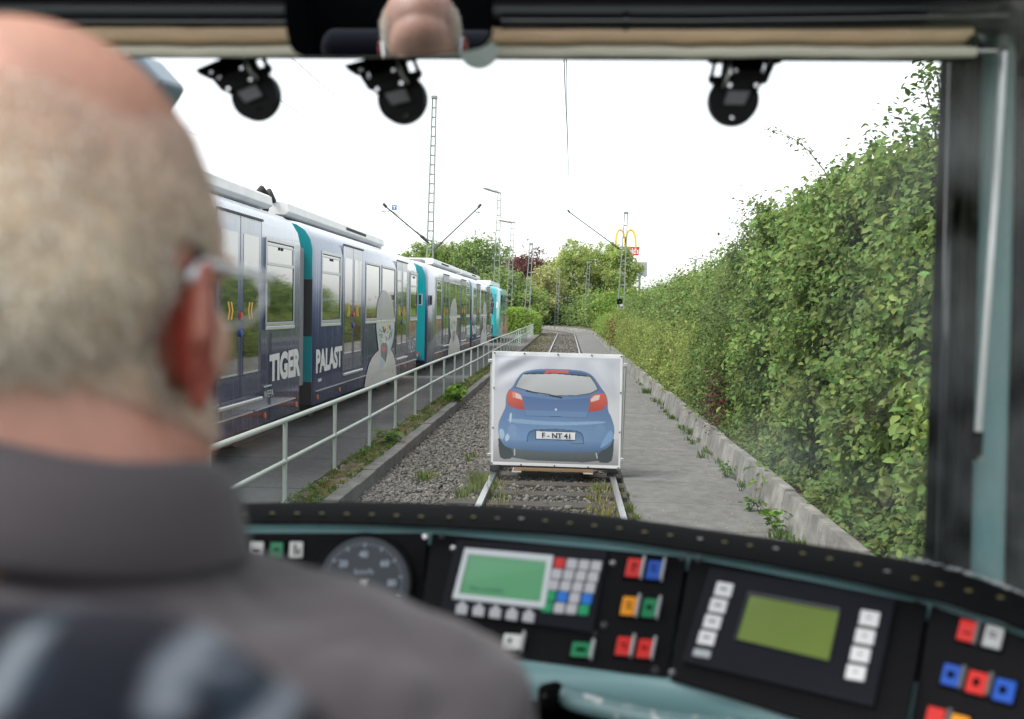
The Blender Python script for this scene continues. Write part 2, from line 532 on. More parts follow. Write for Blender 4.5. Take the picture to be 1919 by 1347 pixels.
# ------------------------------------------------------------------ sleepers
sm = MB().box((0, 0, -.09), (2.3, .25, .13))
sl0 = sm.build("railway_sleeper", m_wood, loc=(0, 0, 0), bevel=.01)
tag(sl0, "dark weathered wooden sleeper lying between the rails in the ballast", "sleeper", "sleepers of the track ahead")
ss = 8.2; first = True
while ss < 34:
    o = sl0 if first else sl0.copy()
    if not first: COL.objects.link(o)
    first = False
    o.location = (TX + random.uniform(-.02, .02), ss, -.045 + random.uniform(-.006, .004))
    o.rotation_euler = (0, 0, random.uniform(-.012, .012))
    ss += .66

# ------------------------------------------------------------------ ballast stones (real stones near the cab)
def stones(n, lx, ly, z, smin, smax, base, name, extra=None):
    ico = bmesh.new(); bmesh.ops.create_icosphere(ico, subdivisions=1, radius=1)
    bv = np.array([v.co[:] for v in ico.verts]); bf = np.array([[l.vert.index for l in f.loops] for f in ico.faces]); ico.free()
    X = rng.uniform(*lx, n); Yv = ly[0] + (ly[1] - ly[0]) * rng.uniform(0, 1, n) ** 1.5
    if extra is not None:
        k = extra(X, Yv); X = X[k]; Yv = Yv[k]; n = len(X)
    sc = rng.uniform(smin, smax, n) * np.exp(rng.normal(size=n) * .2)
    Q = rng.normal(size=(n, 3, 3)); Q, _ = np.linalg.qr(Q)
    sh = rng.uniform(.45, 1.25, (n, 1, 3)); jit = 1 + rng.normal(size=(n, len(bv), 1)) * .27
    V = np.einsum('nij,nkj->nki', Q, bv[None] * sh * jit) * sc[:, None, None]
    V[..., 2] *= .75
    V += np.stack([X, Yv, z + sc * rng.uniform(-.1, .7, n)], 1)[:, None]
    c = np.array(base) * np.exp(rng.normal(size=(n, 1)) * .22) * np.array((1, .98, .95)) ** rng.uniform(-1, 2.5, (n, 1))
    F_ = (np.arange(n)[:, None, None] * len(bv) + bf[None]).reshape(-1, 3)
    o = np_mesh(name, V.reshape(-1, 3), F_, m_stone, None, np.repeat(c, len(bv), 0))
    return o
nosl = lambda X, Y: (np.abs(((Y - 8.2 + .33) % .66) - .33) > .13) | (np.abs(X - TX) > 1.16) | (rng.uniform(0, 1, len(X)) < .42)
o = stones(21000, (-2.29, -.98), (8.6, 32), -.10, .013, .029, (.142, .134, .124), "ballast_stones")
tag(o, "grey crushed stone ballast beside the left rail", "ballast", kind="stuff")
o = stones(8000, (-.82, .52), (8.6, 30), -.105, .015, .031, (.125, .118, .106), "ballast_stones", nosl)
tag(o, "grey crushed stone ballast lying between the two rails", "ballast", kind="stuff")
o = stones(12000, (-2.28, .55), (28, 92), -.115, .03, .06, (.125, .117, .105), "ballast_stones")
tag(o, "brownish grey ballast of the far track before the curve", "ballast", kind="stuff")

# ------------------------------------------------------------------ weeds
def tufts(name, centres, nb, h, spread, col, width=.006, label=None, lean=.6, cat="grass", kind="stuff"):
    P = []; F_ = []; C = []; k = 0
    for (cx, cy, cz, s) in centres:
        for _ in range(int(nb * s)):
            a = random.uniform(0, 6.28); r = abs(random.gauss(0, spread * s))
            b = np.array((cx + r * math.cos(a), cy + r * math.sin(a), cz))
            d = np.array((math.cos(a + random.uniform(-.8, .8)), math.sin(a + random.uniform(-.8, .8)), 0)) * random.uniform(.1, 1) * lean
            hh = h * s * random.uniform(.4, 1.2)
            sd = np.array((-d[1], d[0], 0)); sd = nrm(sd + np.array((.01, .02, 0))) * width * random.uniform(.6, 1.4)
            m_ = b + d * hh * .4 + np.array((0, 0, hh * .65)); t_ = b + d * hh * 1.1 + np.array((0, 0, hh * (1 - .25 * np.linalg.norm(d))))
            P += [b - sd, b + sd, m_ + sd * .8, m_ - sd * .8, t_]
            F_ += [(k, k + 1, k + 2, k + 3), (k + 3, k + 2, k + 4, k + 4)]
            c = np.array(col) * random.uniform(.6, 1.5) * np.array((random.uniform(.8, 1.5), 1, random.uniform(.6, 1.2)))
            C += [c] * 5; k += 5
    V = np.array(P); C = np.array(C)
    Fq = np.array([f for f in F_ if f[2] != f[3] and f[0] != f[1]])
    tri = []
    for f in F_:
        if f[2] == f[3]: tri += [(f[0], f[1], f[2])]
        else: tri += [(f[0], f[1], f[2]), (f[0], f[2], f[3])]
    o = np_mesh(name, V, np.array(tri), m_leafdull, None, C)
    return tag(o, label, cat, kind=kind)
G1 = (.13, .19, .045); G2 = (.20, .23, .085); G3 = (.09, .17, .04)
tufts("grass", [(random.choice((-.83, -.8, .50, .46, .4, -.72)) + random.gauss(0, .11), random.uniform(8.6, 12.2), -.1, random.uniform(.3, 1.05)) for _ in range(150)], 15, .12, .07, G2, label="dry grass tufts growing along the rails between the sleepers")
tufts("grass", [(random.uniform(-.75, .45), random.uniform(8.6, 13), -.1, random.uniform(.25, .6)) for _ in range(60)], 10, .12, .05, G1, label="sparse green weeds growing on the sleepers between the rails")
tufts("grass", [(-1.05 + random.gauss(0, .07), 12.0 + random.gauss(0, .35), -.1, random.uniform(.7, 1.2)) for _ in range(26)] + [(-1.75, 12.1, -.08, 1.2), (-1.7, 12.3, -.08, .9), (-1.35, 13.8, -.08, .8), (-1.3, 14.2, -.08, .7), (-1.45, 10.2, -.08, .4)], 40, .15, .06, G1, width=.005, label="green grass clump on the ballast beside the banner")
tufts("grass", [(-2.50 + random.gauss(0, .03), y + random.gauss(0, .3), .02, random.uniform(.35, .9)) for y in np.arange(8.5, 40, .16)] , 16, .10, .05, G3, width=.007, label="green weeds growing along the inner edge of the mossy strip")
tufts("grass", [(-2.80 + random.gauss(0, .05), y + random.gauss(0, .3), .02, random.uniform(.35, 1.0)) for y in np.arange(8.5, 40, .14)], 20, .09, .05, G1, width=.007, label="green weeds growing at the feet of the fence posts")
tufts("grass", [(random.uniform(-2.3, -1.1), random.uniform(50, 86), -.08, random.uniform(.5, 1.2)) for _ in range(70)], 16, .14, .14, (.17, .19, .07), width=.012, label="patchy grass on the far ballast in front of the fence end")
tufts("grass", [(2.10 + random.gauss(0, .07), 8.6 + 22 * random.random() ** 1.4, -.01, abs(random.gauss(.35, .28)) + .12) for _ in range(75)], 40, .15, .09, G3, width=.006, label="grass tufts at the foot of the pale retaining wall")
tufts("grass", [(.72 + random.gauss(0, .02), random.uniform(8.6, 11.5), -.05, random.uniform(.4, .9)) for _ in range(26)], 16, .12, .04, G1, label="weeds in the joint between right rail and walkway")

# moss cushions on the paver strip (uneven crust)
nx, ny = 14, 900
gx = np.linspace(-2.84, -2.485, nx); gy = np.linspace(8.2, 50, ny)
XX, YY = np.meshgrid(gx, gy, indexing='ij')
PP = np.stack([XX, YY, np.zeros_like(XX)], -1)
hgt = wob(PP, 7.0, 1) * .7 + wob(PP, 17.0, 4) * .5
across = 1 - np.abs((XX + 2.66) / .19) ** 2.5
zz = .012 + .032 * (hgt * .6 + across * .75 - .25)
V = np.stack([XX, YY, zz], -1).reshape(-1, 3)
idx = np.arange(nx * ny).reshape(nx, ny)
Fq = np.stack([idx[:-1, :-1], idx[1:, :-1], idx[1:, 1:], idx[:-1, 1:]], -1).reshape(-1, 4)
mix = (wob(PP, 5.0, 9) * .5 + .5).reshape(-1, 1).clip(0, 1)
mc = np.array((.13, .075, .03)) * (1 - mix) + np.array((.09, .115, .03)) * mix
mc = mc * np.exp(rng.normal(size=(len(mc), 1)) * .22)
m_moss = M("moss", (.1, .1, .03), 1, attr=True, bs=90, ba=.8)
tag(np_mesh("moss", V, Fq, m_moss, None, mc, smooth=True), "brown and green moss crust on the pavers behind the kerb", "moss", kind="stuff")
n = 5200
mp_ = np.stack([rng.uniform(-2.84, -2.49, n), 8.3 + 32 * rng.uniform(0, 1, n) ** 1.3, rng.uniform(.02, .075, n)], 1)
keep = wob(mp_, 2.2, 5) > -.15; mp_ = mp_[keep]
o = leaves("weeds", mp_, rng.normal(size=(len(mp_), 3)) + (0, 0, 1.2), .045, m_leafdull, None, (.12, .2, .04), .3)
tag(o, "small leafy weeds creeping over the mossy strip", "weeds", kind="stuff")
# fallen petals and leaf litter on the walkway
n = 700
lp = np.stack([rng.uniform(.75, 2.08, n), 8.8 + 22 * rng.uniform(0, 1, n) ** 1.6, np.full(n, -.006)], 1)
lp[:, 0] += (2.05 - lp[:, 0]) * rng.uniform(0, .8, n)
o = leaves("leaf_litter", lp, np.array([(0, 0, 1.0)] * n) + rng.normal(size=(n, 3)) * .1, .022, m_leafdull, None, (.42, .36, .12), .3)
tag(o, "tiny yellowish leaf litter scattered on the right walkway", "leaf litter", kind="stuff")
def weed_plant(x, y, z, h, nleaf, size, label, col=(.13, .24, .04), group=None):
    t = empty("weed_plant", (x, y, z), label, "weed", group)
    mb = MB(); Ps = []; Ns = []
    for k in range(7):
        a = k * .9 + random.uniform(0, .5); L = h * random.uniform(.7, 1.2)
        e = np.array((x + math.cos(a) * L * .6, y + math.sin(a) * L * .6, z + L * .8))
        mid = np.array((x + math.cos(a) * L * .25, y + math.sin(a) * L * .25, z + L * .55))
        mb.tube([(x, y, z), mid, e], [.004, .003, .002], 5)
        for q in range(nleaf // 7):
            f = random.uniform(.3, 1.0); b = np.array((x, y, z)) * (1 - f) + e * f + np.array([random.gauss(0, .02) for _ in range(3)])
            Ps.append(b); Ns.append((math.cos(a) * .4 + random.gauss(0, .4), math.sin(a) * .4 + random.gauss(0, .4), 1))
    mb.build("stem", M("weed_stem", (.12, .2, .05), .7), t)
    leaves("foliage", np.array(Ps), np.array(Ns), size, m_leaf, t, col, .2, fine=True)
weed_plant(-2.62, 14.55, .03, .22, 70, .12, "broad leafed green weed growing beside a fence post", (.17, .27, .06))
weed_plant(-2.38, 21.2, .03, .36, 240, .09, "bushy bright green weed at the kerb beside the banner", (.18, .32, .04))
weed_plant(-2.62, 23.6, .03, .26, 120, .09, "small bright green weed on the strip behind the bushy weed", (.16, .30, .04))
weed_plant(2.0, 9.5, -.01, .24, 36, .08, "broad leafed weed at the wall foot beside the dashboard edge", (.12, .25, .04))
weed_plant(1.96, 10.5, -.01, .18, 30, .07, "low grey green weed spreading from the foot of the wall", (.12, .2, .07))
weed_plant(2.04, 12.6, -.01, .22, 40, .07, "small weed at the wall foot halfway along the walkway", (.12, .22, .05))

# ================================================================== FENCE
FX = -2.85
t = empty("handrail_fence", (FX, 8, 0), "long pale green two-rail pipe fence between the parked trams and the track", "fence")
ys = [7.77 + 2.17 * k for k in range(38)]
def fz(y): return .885 + .012 * math.sin(y * .35)
MB().tube([(FX, y, fz(y)) for y in [5.4] + ys], .027, 10).build("top_rail", m_fence, t, smooth=True)
mb = MB(); mb.tube([(FX, y, fz(y) - .42) for y in [5.4] + ys], .023, 10)
for y in ys: mb.tube([(FX, y - .035, fz(y) - .42), (FX, y + .035, fz(y) - .42)], .028, 10)
mb.build("middle_rail", m_fence, t, smooth=True)
for y in [5.6] + ys:
    mb = MB(); mb.tube([(FX, y, -.05), (FX, y, fz(y) - .02)], .024, 10)
    mb.tube([(FX, y, .0), (FX, y, .045)], .04, 10)
    mb.build("post", m_fence, t, smooth=True, auto=40)

# ================================================================== BANNER ON A RAIL TROLLEY
BY = 12.3
def banner():
    t = empty("car_banner", (-.12, BY, 0), "white bordered banner printed with the rear of a blue car, standing on a rail trolley", "banner")
    # the print, in the pixel grid of an enlarged view of it
    c4 = [np.array(c, float) for c in ((175, 112), (1143, 138), (1117, 985), (153, 948))]
    W4 = [ony(923, 658, BY), ony(1167, 665, BY), ony(1162, 878, BY), ony(920, 870, BY)]
    nu, nv = 330, 290
    U, Vv = np.meshgrid(np.linspace(0, 1, nu), np.linspace(0, 1, nv), indexing='ij')
    def bil(c): return (c[0] * ((1 - U) * (1 - Vv))[..., None] + c[1] * (U * (1 - Vv))[..., None] + c[2] * (U * Vv)[..., None] + c[3] * ((1 - U) * Vv)[..., None])
    Q = bil(c4); x = Q[..., 0]; y = Q[..., 1]
    Pw = bil(W4)
    # vinyl is stretched, with a few soft pulls
    edge = np.minimum.reduce([U, 1 - U, Vv, 1 - Vv])
    pull = np.sin((U * 2.1 + Vv * 3.3) * 9) * np.exp(-((U - .12) ** 2 + (Vv - .1) ** 2) / .03) + np.sin((U * 3 - Vv * 2) * 8) * np.exp(-((U - .9) ** 2 + (Vv - .22) ** 2) / .03) + .5 * np.sin(U * 26 + 3 * Vv) * np.exp(-Vv / .12) + .6 * np.sin(Vv * 9 + U * 4) * .35
    Pw[..., 1] += .011 * pull * np.clip(edge * 14, 0, 1)
    def poly(pts, smooth=0):
        pts = [np.array(p, float) for p in pts]
        for _ in range(smooth):
            q = []
            for i in range(len(pts)):
                a, b = pts[i], pts[(i + 1) % len(pts)]; q += [a * .75 + b * .25, a * .25 + b * .75]
            pts = q
        ins = np.zeros_like(x, bool)
        for i in range(len(pts)):
            (x0, y0), (x1, y1) = pts[i], pts[(i + 1) % len(pts)]
            if y0 == y1: continue
            ins ^= ((y0 > y) != (y1 > y)) & (x < (x1 - x0) * (y - y0) / (y1 - y0) + x0)
        return ins
    def line(pts, wd):
        d = np.full_like(x, 1e9)
        for (x0, y0), (x1, y1) in zip(pts[:-1], pts[1:]):
            tt = (((x - x0) * (x1 - x0) + (y - y0) * (y1 - y0)) / ((x1 - x0) ** 2 + (y1 - y0) ** 2)).clip(0, 1)
            d = np.minimum(d, np.hypot(x - x0 - tt * (x1 - x0), y - y0 - tt * (y1 - y0)))
        return d < wd / 2
    C = np.zeros(x.shape + (3,))
    def put(mask, col):
        C[mask] = np.array(col) if np.ndim(col) == 1 else col[mask]
    def mixc(a, b, f): f = np.clip(f, 0, 1)[..., None]; return np.array(a) * (1 - f) + np.array(b) * f
    put(np.ones_like(x, bool), (236, 237, 240))
    inner = poly([(192, 140), (1127, 166), (1105, 962), (171, 926)])
    put(inner, mixc((196, 202, 216), (212, 210, 216), (y - 140) / 500))
    put(inner & (y > 760), mixc((206, 204, 210), (150, 148, 152), (y - 760) / 190)[...])
    put(poly([(222, 800), (1060, 830), (1050, 945), (240, 912)], 1) & inner, mixc((92, 104, 112), (70, 82, 88), (y - 840) / 90))
    put(poly([(209, 730), (245, 800), (318, 835), (322, 905), (228, 912), (213, 850)], 1), mixc((56, 68, 74), (76, 88, 92), (np.sin(x * .7) * .5 + .5) * .6))
    put(poly([(1076, 730), (1035, 820), (955, 866), (945, 938), (1050, 944), (1068, 880)], 1), mixc((56, 68, 74), (76, 88, 92), (np.sin(x * .7) * .5 + .5) * .6))
    put(line([(333, 832), (330, 880)], 8) | line([(940, 868), (948, 905)], 8), (190, 194, 198))
    bodyp = poly([(211, 690), (212, 640), (240, 580), (270, 520), (268, 470), (280, 410), (322, 375), (352, 320), (392, 268), (450, 250), (560, 240), (740, 245), (850, 256), (915, 285), (955, 340), (985, 388), (1015, 425), (1032, 480), (1028, 545), (1060, 610), (1079, 680), (1072, 760), (1040, 820), (985, 850), (900, 862), (640, 858), (380, 840), (270, 824), (232, 780), (213, 730)], 1)
    bc = mixc((88, 128, 190), (104, 150, 206), (y - 540) / 180)
    bc = bc * (1 - .10 * ((x - 640) / 430).clip(0, 1)[..., None]) * (1 - .22 * np.clip(1 - np.abs(x - 212) / 60, 0, 1)[..., None] * 0)
    put(bodyp, bc)
    put(bodyp & (y > 770), mixc((98, 142, 198), (66, 104, 160), (y - 770) / 90))
    put(poly([(395, 440), (640, 470), (890, 462), (885, 560), (640, 560), (410, 545)], 0), mixc((70, 108, 172), (86, 124, 184), (y - 450) / 110))
    put(poly([(410, 548), (885, 563), (868, 604), (420, 590)], 0), (96, 138, 196))
    put(poly([(270, 600), (640, 640), (1020, 628), (1000, 650), (640, 664), (290, 640)], 2), (128, 172, 218))
    put(poly([(295, 575), (318, 560), (308, 640), (296, 640)], 1), (186, 210, 238))
    put(poly([(215, 690), (245, 680), (262, 730), (240, 770), (222, 740)], 2), (164, 200, 236))
    put(poly([(262, 735), (288, 715), (300, 745), (280, 778), (262, 775)], 2), (178, 208, 238))
    put(poly([(285, 650), (350, 655), (350, 760), (285, 750)], 2), (112, 156, 210))
    put(poly([(930, 660), (1010, 650), (1005, 745), (930, 750)], 2), (98, 142, 190))
    put(poly([(1040, 690), (1070, 720), (1060, 770), (1000, 820), (960, 835)], 1), (112, 158, 214))
    put(poly([(388, 280), (470, 258), (640, 254), (830, 264), (912, 294), (800, 284), (640, 274), (480, 272)], 1), (58, 96, 150))
    put(poly([(398, 276), (480, 270), (640, 272), (800, 281), (908, 297), (942, 350), (966, 396), (905, 428), (800, 443), (640, 444), (480, 418), (336, 380), (362, 330)], 0), (76, 84, 92))
    put(poly([(402, 281), (480, 275), (640, 278), (800, 287), (900, 301), (934, 350), (955, 393), (900, 420), (800, 436), (640, 437), (480, 411), (346, 374), (368, 330)], 0), mixc((196, 198, 200), (178, 182, 186), (y - 280) / 150))
    put(line([(408, 279), (640, 274), (905, 298)], 7), (34, 46, 58))
    put(poly([(570, 250), (733, 252), (742, 275), (562, 271)], 0), (232, 84, 66))
    put(poly([(290, 402), (335, 406), (385, 430), (398, 470), (411, 546), (340, 533), (283, 506), (277, 450)], 0), mixc((240, 84, 58), (206, 62, 50), (y - 430) / 110))
    put(poly([(341, 415), (382, 433), (394, 470), (346, 457)], 0), (232, 198, 190))
    put(poly([(318, 412), (341, 415), (346, 457), (322, 452)], 0), (232, 140, 110))
    put(poly([(905, 447), (930, 430), (1000, 421), (1016, 440), (1026, 490), (1000, 541), (940, 556), (884, 561), (893, 500)], 0), mixc((240, 84, 58), (206, 62, 50), (y - 440) / 110))
    put(poly([(902, 468), (930, 441), (972, 434), (965, 470), (905, 488)], 0), (232, 198, 190))
    put(line([(424, 404), (505, 420), (690, 456)], 10), (24, 32, 44))
    put(line([(505, 420), (600, 434)], 13), (40, 52, 66))
    put(line([(508, 424), (596, 437)], 3), (170, 180, 190))
    put(line([(410, 546), (416, 590), (868, 605), (885, 560)], 3), (58, 92, 142))
    put(line([(604, 594), (680, 596)], 6), (52, 82, 120))
    put(poly([(423, 782), (428, 735), (442, 706), (480, 690), (640, 686), (800, 700), (836, 718), (848, 750), (851, 800)], 0), (52, 88, 132))
    put(poly([(430, 782), (435, 737), (450, 712), (484, 697), (640, 693), (796, 707), (828, 724), (840, 752), (843, 796)], 0), mixc((70, 112, 166), (88, 134, 188), (y - 690) / 90))
    put((x - 645) ** 2 + (y - 543) ** 2 < 90, (196, 206, 218))
    put(poly([(490, 697), (793, 710), (788, 776), (488, 764)], 0), (30, 44, 60))
    put(poly([(496, 702), (788, 715), (783, 770), (495, 758)], 0), (232, 234, 240))
    C = C * .70 + C.mean(-1, keepdims=True) * .25 + 12
    Cl = C / 255.0
    Cl = np.where(Cl <= .04045, Cl / 12.92, ((Cl + .055) / 1.055) ** 2.4) * .92
    idx = np.arange(nu * nv).reshape(nu, nv)
    Fq = np.stack([idx[:-1, :-1], idx[:-1, 1:], idx[1:, 1:], idx[1:, :-1]], -1).reshape(-1, 4)
    m_pr = M("vinyl_print", (.5, .5, .5), .42, attr=True, trans=.12)
    np_mesh("printed_sheet", Pw.reshape(-1, 3), Fq, m_pr, t, Cl.reshape(-1, 3), smooth=True)
    def q2w(px, py, off=-.004):
        # enlarged-view pixel -> world on the banner
        px_, py_ = 880 + px * 340 / 1347, 630 + py * 340 / 1347
        p = ony(px_, py_, BY); p[1] += off; return p
    pt = MB()
    text_on(pt, "F - NT 41", q2w(538, 713, -.012), q2w(748, 722, -.012), q2w(537, 752, -.012), (0, -1, 0), bold=.03, t=.002)
    pt.build("plate_lettering", M("print_black", (.02, .022, .03), .6), t)
    # hem (a doubled edge), eyelets
    hem = MB()
    W = [np.array(p) for p in W4]
    cW = sum(W) / 4; W = [p + (cW - p) * .016 for p in W]
    for a, b in ((0, 1), (1, 2), (2, 3), (3, 0)):
        hem.bar(W[a] + (0, .012, 0), W[b] + (0, .012, 0), .03, .012, up=(0, 1, 0))
    hem.build("frame", m_white, t)
    for px, py in ((187, 122), (408, 128), (657, 136), (908, 141), (1128, 150), (181, 382), (174, 678), (165, 940), (1122, 420), (1114, 712), (382, 953), (630, 961), (880, 971), (1102, 978)):
        c = q2w(px, py, -.004)
        e = MB(); e.disc(c, (0, -1, 0), .011, .004, 14)
        e.k = 1; e.disc(c + (0, -.004, 0), (0, -1, 0), .0055, .001, 10)
        e.build("eyelet", [M("eyelet_metal", (.3, .3, .31), .35, metal=1), m_rubber], t)
    # side poles with clamps
    for (a, b, cl) in ((ony(921, 672, BY + .03), ony(918, 862, BY + .03), ((919, 676), (917, 852))), (ony(1172, 682, BY + .03), ony(1164, 872, BY + .03), ((1172, 684), (1165, 861)))):
        p = MB(); p.tube([a, b], .016, 10); p.build("side_pole", m_alu, t, smooth=True, auto=40)
        for cc in cl:
            q = ony(cc[0], cc[1], BY + .02)
            k = MB(); k.box(q, (.05, .04, .035)); k.tube([q, q + (.0, -.03, .02)], .008, 8); k.build("clamp", m_alu, t, bevel=.004)
    # the trolley behind: board, brackets, axles, wheels, braces
    zb = ony(1035, 880, BY)[2]
    bd = MB(); bd.span((-.64, BY + .03, zb - .03), (.36, BY + .9, zb - .005)); bd.build("wooden_board", M("plywood", (.42, .24, .11), .7, ns=5, na=.25, stretch=(.4, 4, 4)), t, bevel=.004)
    br = MB()
    for x_ in (-.60, .29): br.span((x_ - .06, BY + .0, zb - .048), (x_ + .06, BY + .88, zb - .031))
    br.build("bracket", m_alu, t, bevel=.003)
    for y_ in (BY + .18, BY + .75):
        ax = MB(); ax.tube([(TX - .80, y_, .075), (TX + .80, y_, .075)], .016, 10); ax.build("axle", m_mastdk, t, smooth=True, auto=40)
        for sx in (-1, 1):
            wh = MB(); wh.tube([(TX + sx * .7475 - .045, y_, .075), (TX + sx * .7475 + .045, y_, .075)], .073, 24); wh.tube([(TX + sx * .69 - .012, y_, .075), (TX + sx * .69 + .012, y_, .075)], .095, 24)
            wh.build("wheel", m_mastdk, t, smooth=True, auto=40)
    for x_ in (-.78, .55):
        b_ = MB(); b_.tube([(x_, BY + .035, 1.25), (x_, BY + .85, zb)], .014, 8); b_.build("brace", m_alu, t, smooth=True, auto=40)
banner()

# ================================================================== TRAMS
SX = -4.15                                        # side of the parked trams that faces the track
XC = SX - 1.325
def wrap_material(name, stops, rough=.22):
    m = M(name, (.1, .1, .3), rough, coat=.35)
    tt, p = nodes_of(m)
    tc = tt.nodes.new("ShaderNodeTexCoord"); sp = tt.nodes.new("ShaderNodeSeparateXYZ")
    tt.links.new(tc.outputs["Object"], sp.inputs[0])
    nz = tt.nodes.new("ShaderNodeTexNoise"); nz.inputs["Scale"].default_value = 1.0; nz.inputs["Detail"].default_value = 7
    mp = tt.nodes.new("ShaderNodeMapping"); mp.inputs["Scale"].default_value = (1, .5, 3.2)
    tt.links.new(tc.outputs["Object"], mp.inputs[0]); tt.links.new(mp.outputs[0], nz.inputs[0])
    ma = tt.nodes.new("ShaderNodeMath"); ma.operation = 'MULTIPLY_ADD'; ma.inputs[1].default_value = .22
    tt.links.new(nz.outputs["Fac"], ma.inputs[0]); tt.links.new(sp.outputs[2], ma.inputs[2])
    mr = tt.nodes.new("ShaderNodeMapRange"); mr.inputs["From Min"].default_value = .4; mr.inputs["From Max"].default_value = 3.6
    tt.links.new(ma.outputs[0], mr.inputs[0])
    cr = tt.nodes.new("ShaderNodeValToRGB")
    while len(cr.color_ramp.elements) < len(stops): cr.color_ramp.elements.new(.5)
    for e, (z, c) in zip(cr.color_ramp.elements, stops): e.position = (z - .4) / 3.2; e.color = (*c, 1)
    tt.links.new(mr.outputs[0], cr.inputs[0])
    # rain streaks: dirt of its own, in narrow vertical runs
    n2 = tt.nodes.new("ShaderNodeTexNoise"); n2.inputs["Scale"].default_value = 1.0; n2.inputs["Detail"].default_value = 5
    m2 = tt.nodes.new("ShaderNodeMapping"); m2.inputs["Scale"].default_value = (1, 16, .35)
    tt.links.new(tc.outputs["Object"], m2.inputs[0]); tt.links.new(m2.outputs[0], n2.inputs[0])
    r2 = tt.nodes.new("ShaderNodeMapRange"); r2.inputs["From Min"].default_value = .52; r2.inputs["From Max"].default_value = .75
    r2.inputs["To Max"].default_value = .14
    tt.links.new(n2.outputs["Fac"], r2.inputs[0])
    mx = tt.nodes.new("ShaderNodeMix"); mx.data_type = 'RGBA'
    tt.links.new(r2.outputs[0], mx.inputs[0]); tt.links.new(cr.outputs[0], mx.inputs[6]); mx.inputs[7].default_value = (.36, .38, .42, 1)
    tt.links.new(mx.outputs[2], p.inputs["Base Color"])
    r3 = tt.nodes.new("ShaderNodeMapRange"); r3.inputs["To Min"].default_value = rough; r3.inputs["To Max"].default_value = rough + .3
    tt.links.new(r2.outputs[0], r3.inputs[0]); r3.inputs["From Max"].default_value = .3
    tt.links.new(r3.outputs[0], p.inputs["Roughness"])
    return m
m_wrap = wrap_material("tram_wrap", [(.4, S(26, 34, 78)), (1.2, S(32, 40, 86)), (1.80, S(46, 56, 104)), (2.35, S(74, 88, 134)), (2.95, S(146, 157, 182)), (3.5, S(204, 210, 220))])  # paler towards the roof: sky reflection put into the wrap colour
m_tealwrap = M("tram_teal", S(0, 138, 146), .25, coat=.8, ns=2, na=.08)
m_troof = M("tram_roof", (.7, .7, .7), .5, ns=3, na=.12)
m_tbox = M("roof_box", (.80, .80, .79), .45, ns=2.2, na=.12, bs=6, ba=.1)
m_glass = M("tram_window_glass", (.018, .02, .02), .03, ior=1.9, spec=.8, coat=1.0, bs=.8, ba=.05)
m_rub = M("tram_rubber", (.02, .02, .022), .6)
m_bel = M("bellows", (.30, .31, .32), .6)
m_under = M("underframe", (.022, .022, .024), .8, ns=6, na=.4)
m_sill = M("window_sill_alu", (.66, .66, .65), .35, metal=.5)
m_tframe = M("window_frame_alu", (.50, .52, .54), .3, metal=.4)
m_robe = M("print_white", (.72, .70, .68), .35, coat=.5, ns=5, na=.06)
m_film = M("perforated_film", (.74, .73, .72), .4)
_t, _p = nodes_of(m_film); _o = _t.nodes["Material Output"]; _a = _t.nodes.new("ShaderNodeBsdfTransparent"); _m = _t.nodes.new("ShaderNodeMixShader"); _m.inputs[0].default_value = .42
_t.links.new(_a.outputs[0], _m.inputs[1]); _t.links.new(_p.outputs[0], _m.inputs[2]); _t.links.new(_m.outputs[0], _o.inputs[0])
m_stripe = M("print_dark", (.08, .09, .11), .4)
m_cheek = M("print_pale_blue", (.42, .60, .66), .4)
m_mouth = M("print_grey", (.20, .20, .20), .4)
m_pink = M("print_pink", (.75, .16, .25), .4)
m_pale = M("print_pale", (.62, .68, .76), .4)
m_flame = M("print_flame", (.80, .42, .16), .4)

SHELL = [(0, .42), (0, 2.98), (.04, 3.16), (.13, 3.31), (.28, 3.41), (.50, 3.455), (1.325, 3.50)]
def shell_ring(y, inset=0.0, drop=0.0):
    half = [(x + inset, z - (drop if z > 3 else 0)) for x, z in SHELL]
    L = [(SX - x, y, z) for x, z in half]
    Rr = [(SX - 2.65 + x, y, z) for x, z in reversed(half[:-1])]
    return L + Rr
def body_shell(stations, parent, mat, name="body"):
    mb = MB(); rings = [shell_ring(*s) for s in stations]
    mb.sheet([r + r[:1] for r in rings])
    mb.raw(rings[0], [tuple(range(len(rings[0])))]); mb.raw(rings[-1], [tuple(range(len(rings[0])))])
    return mb.build(name, mat, parent, smooth=True, auto=28)

def sbox(mb, ya, yb, za, zb, p0, p1):
    """a piece lying on the tram side: from p0 to p1 metres proud of it"""
    mb.span((SX + p0, min(ya, yb), za), (SX + p1, max(ya, yb), zb)); return mb
def spoly(mb, pts, p, t=.0015):
    mb.prism([(SX + p, y, z) for y, z in pts], (t, 0, 0)); return mb

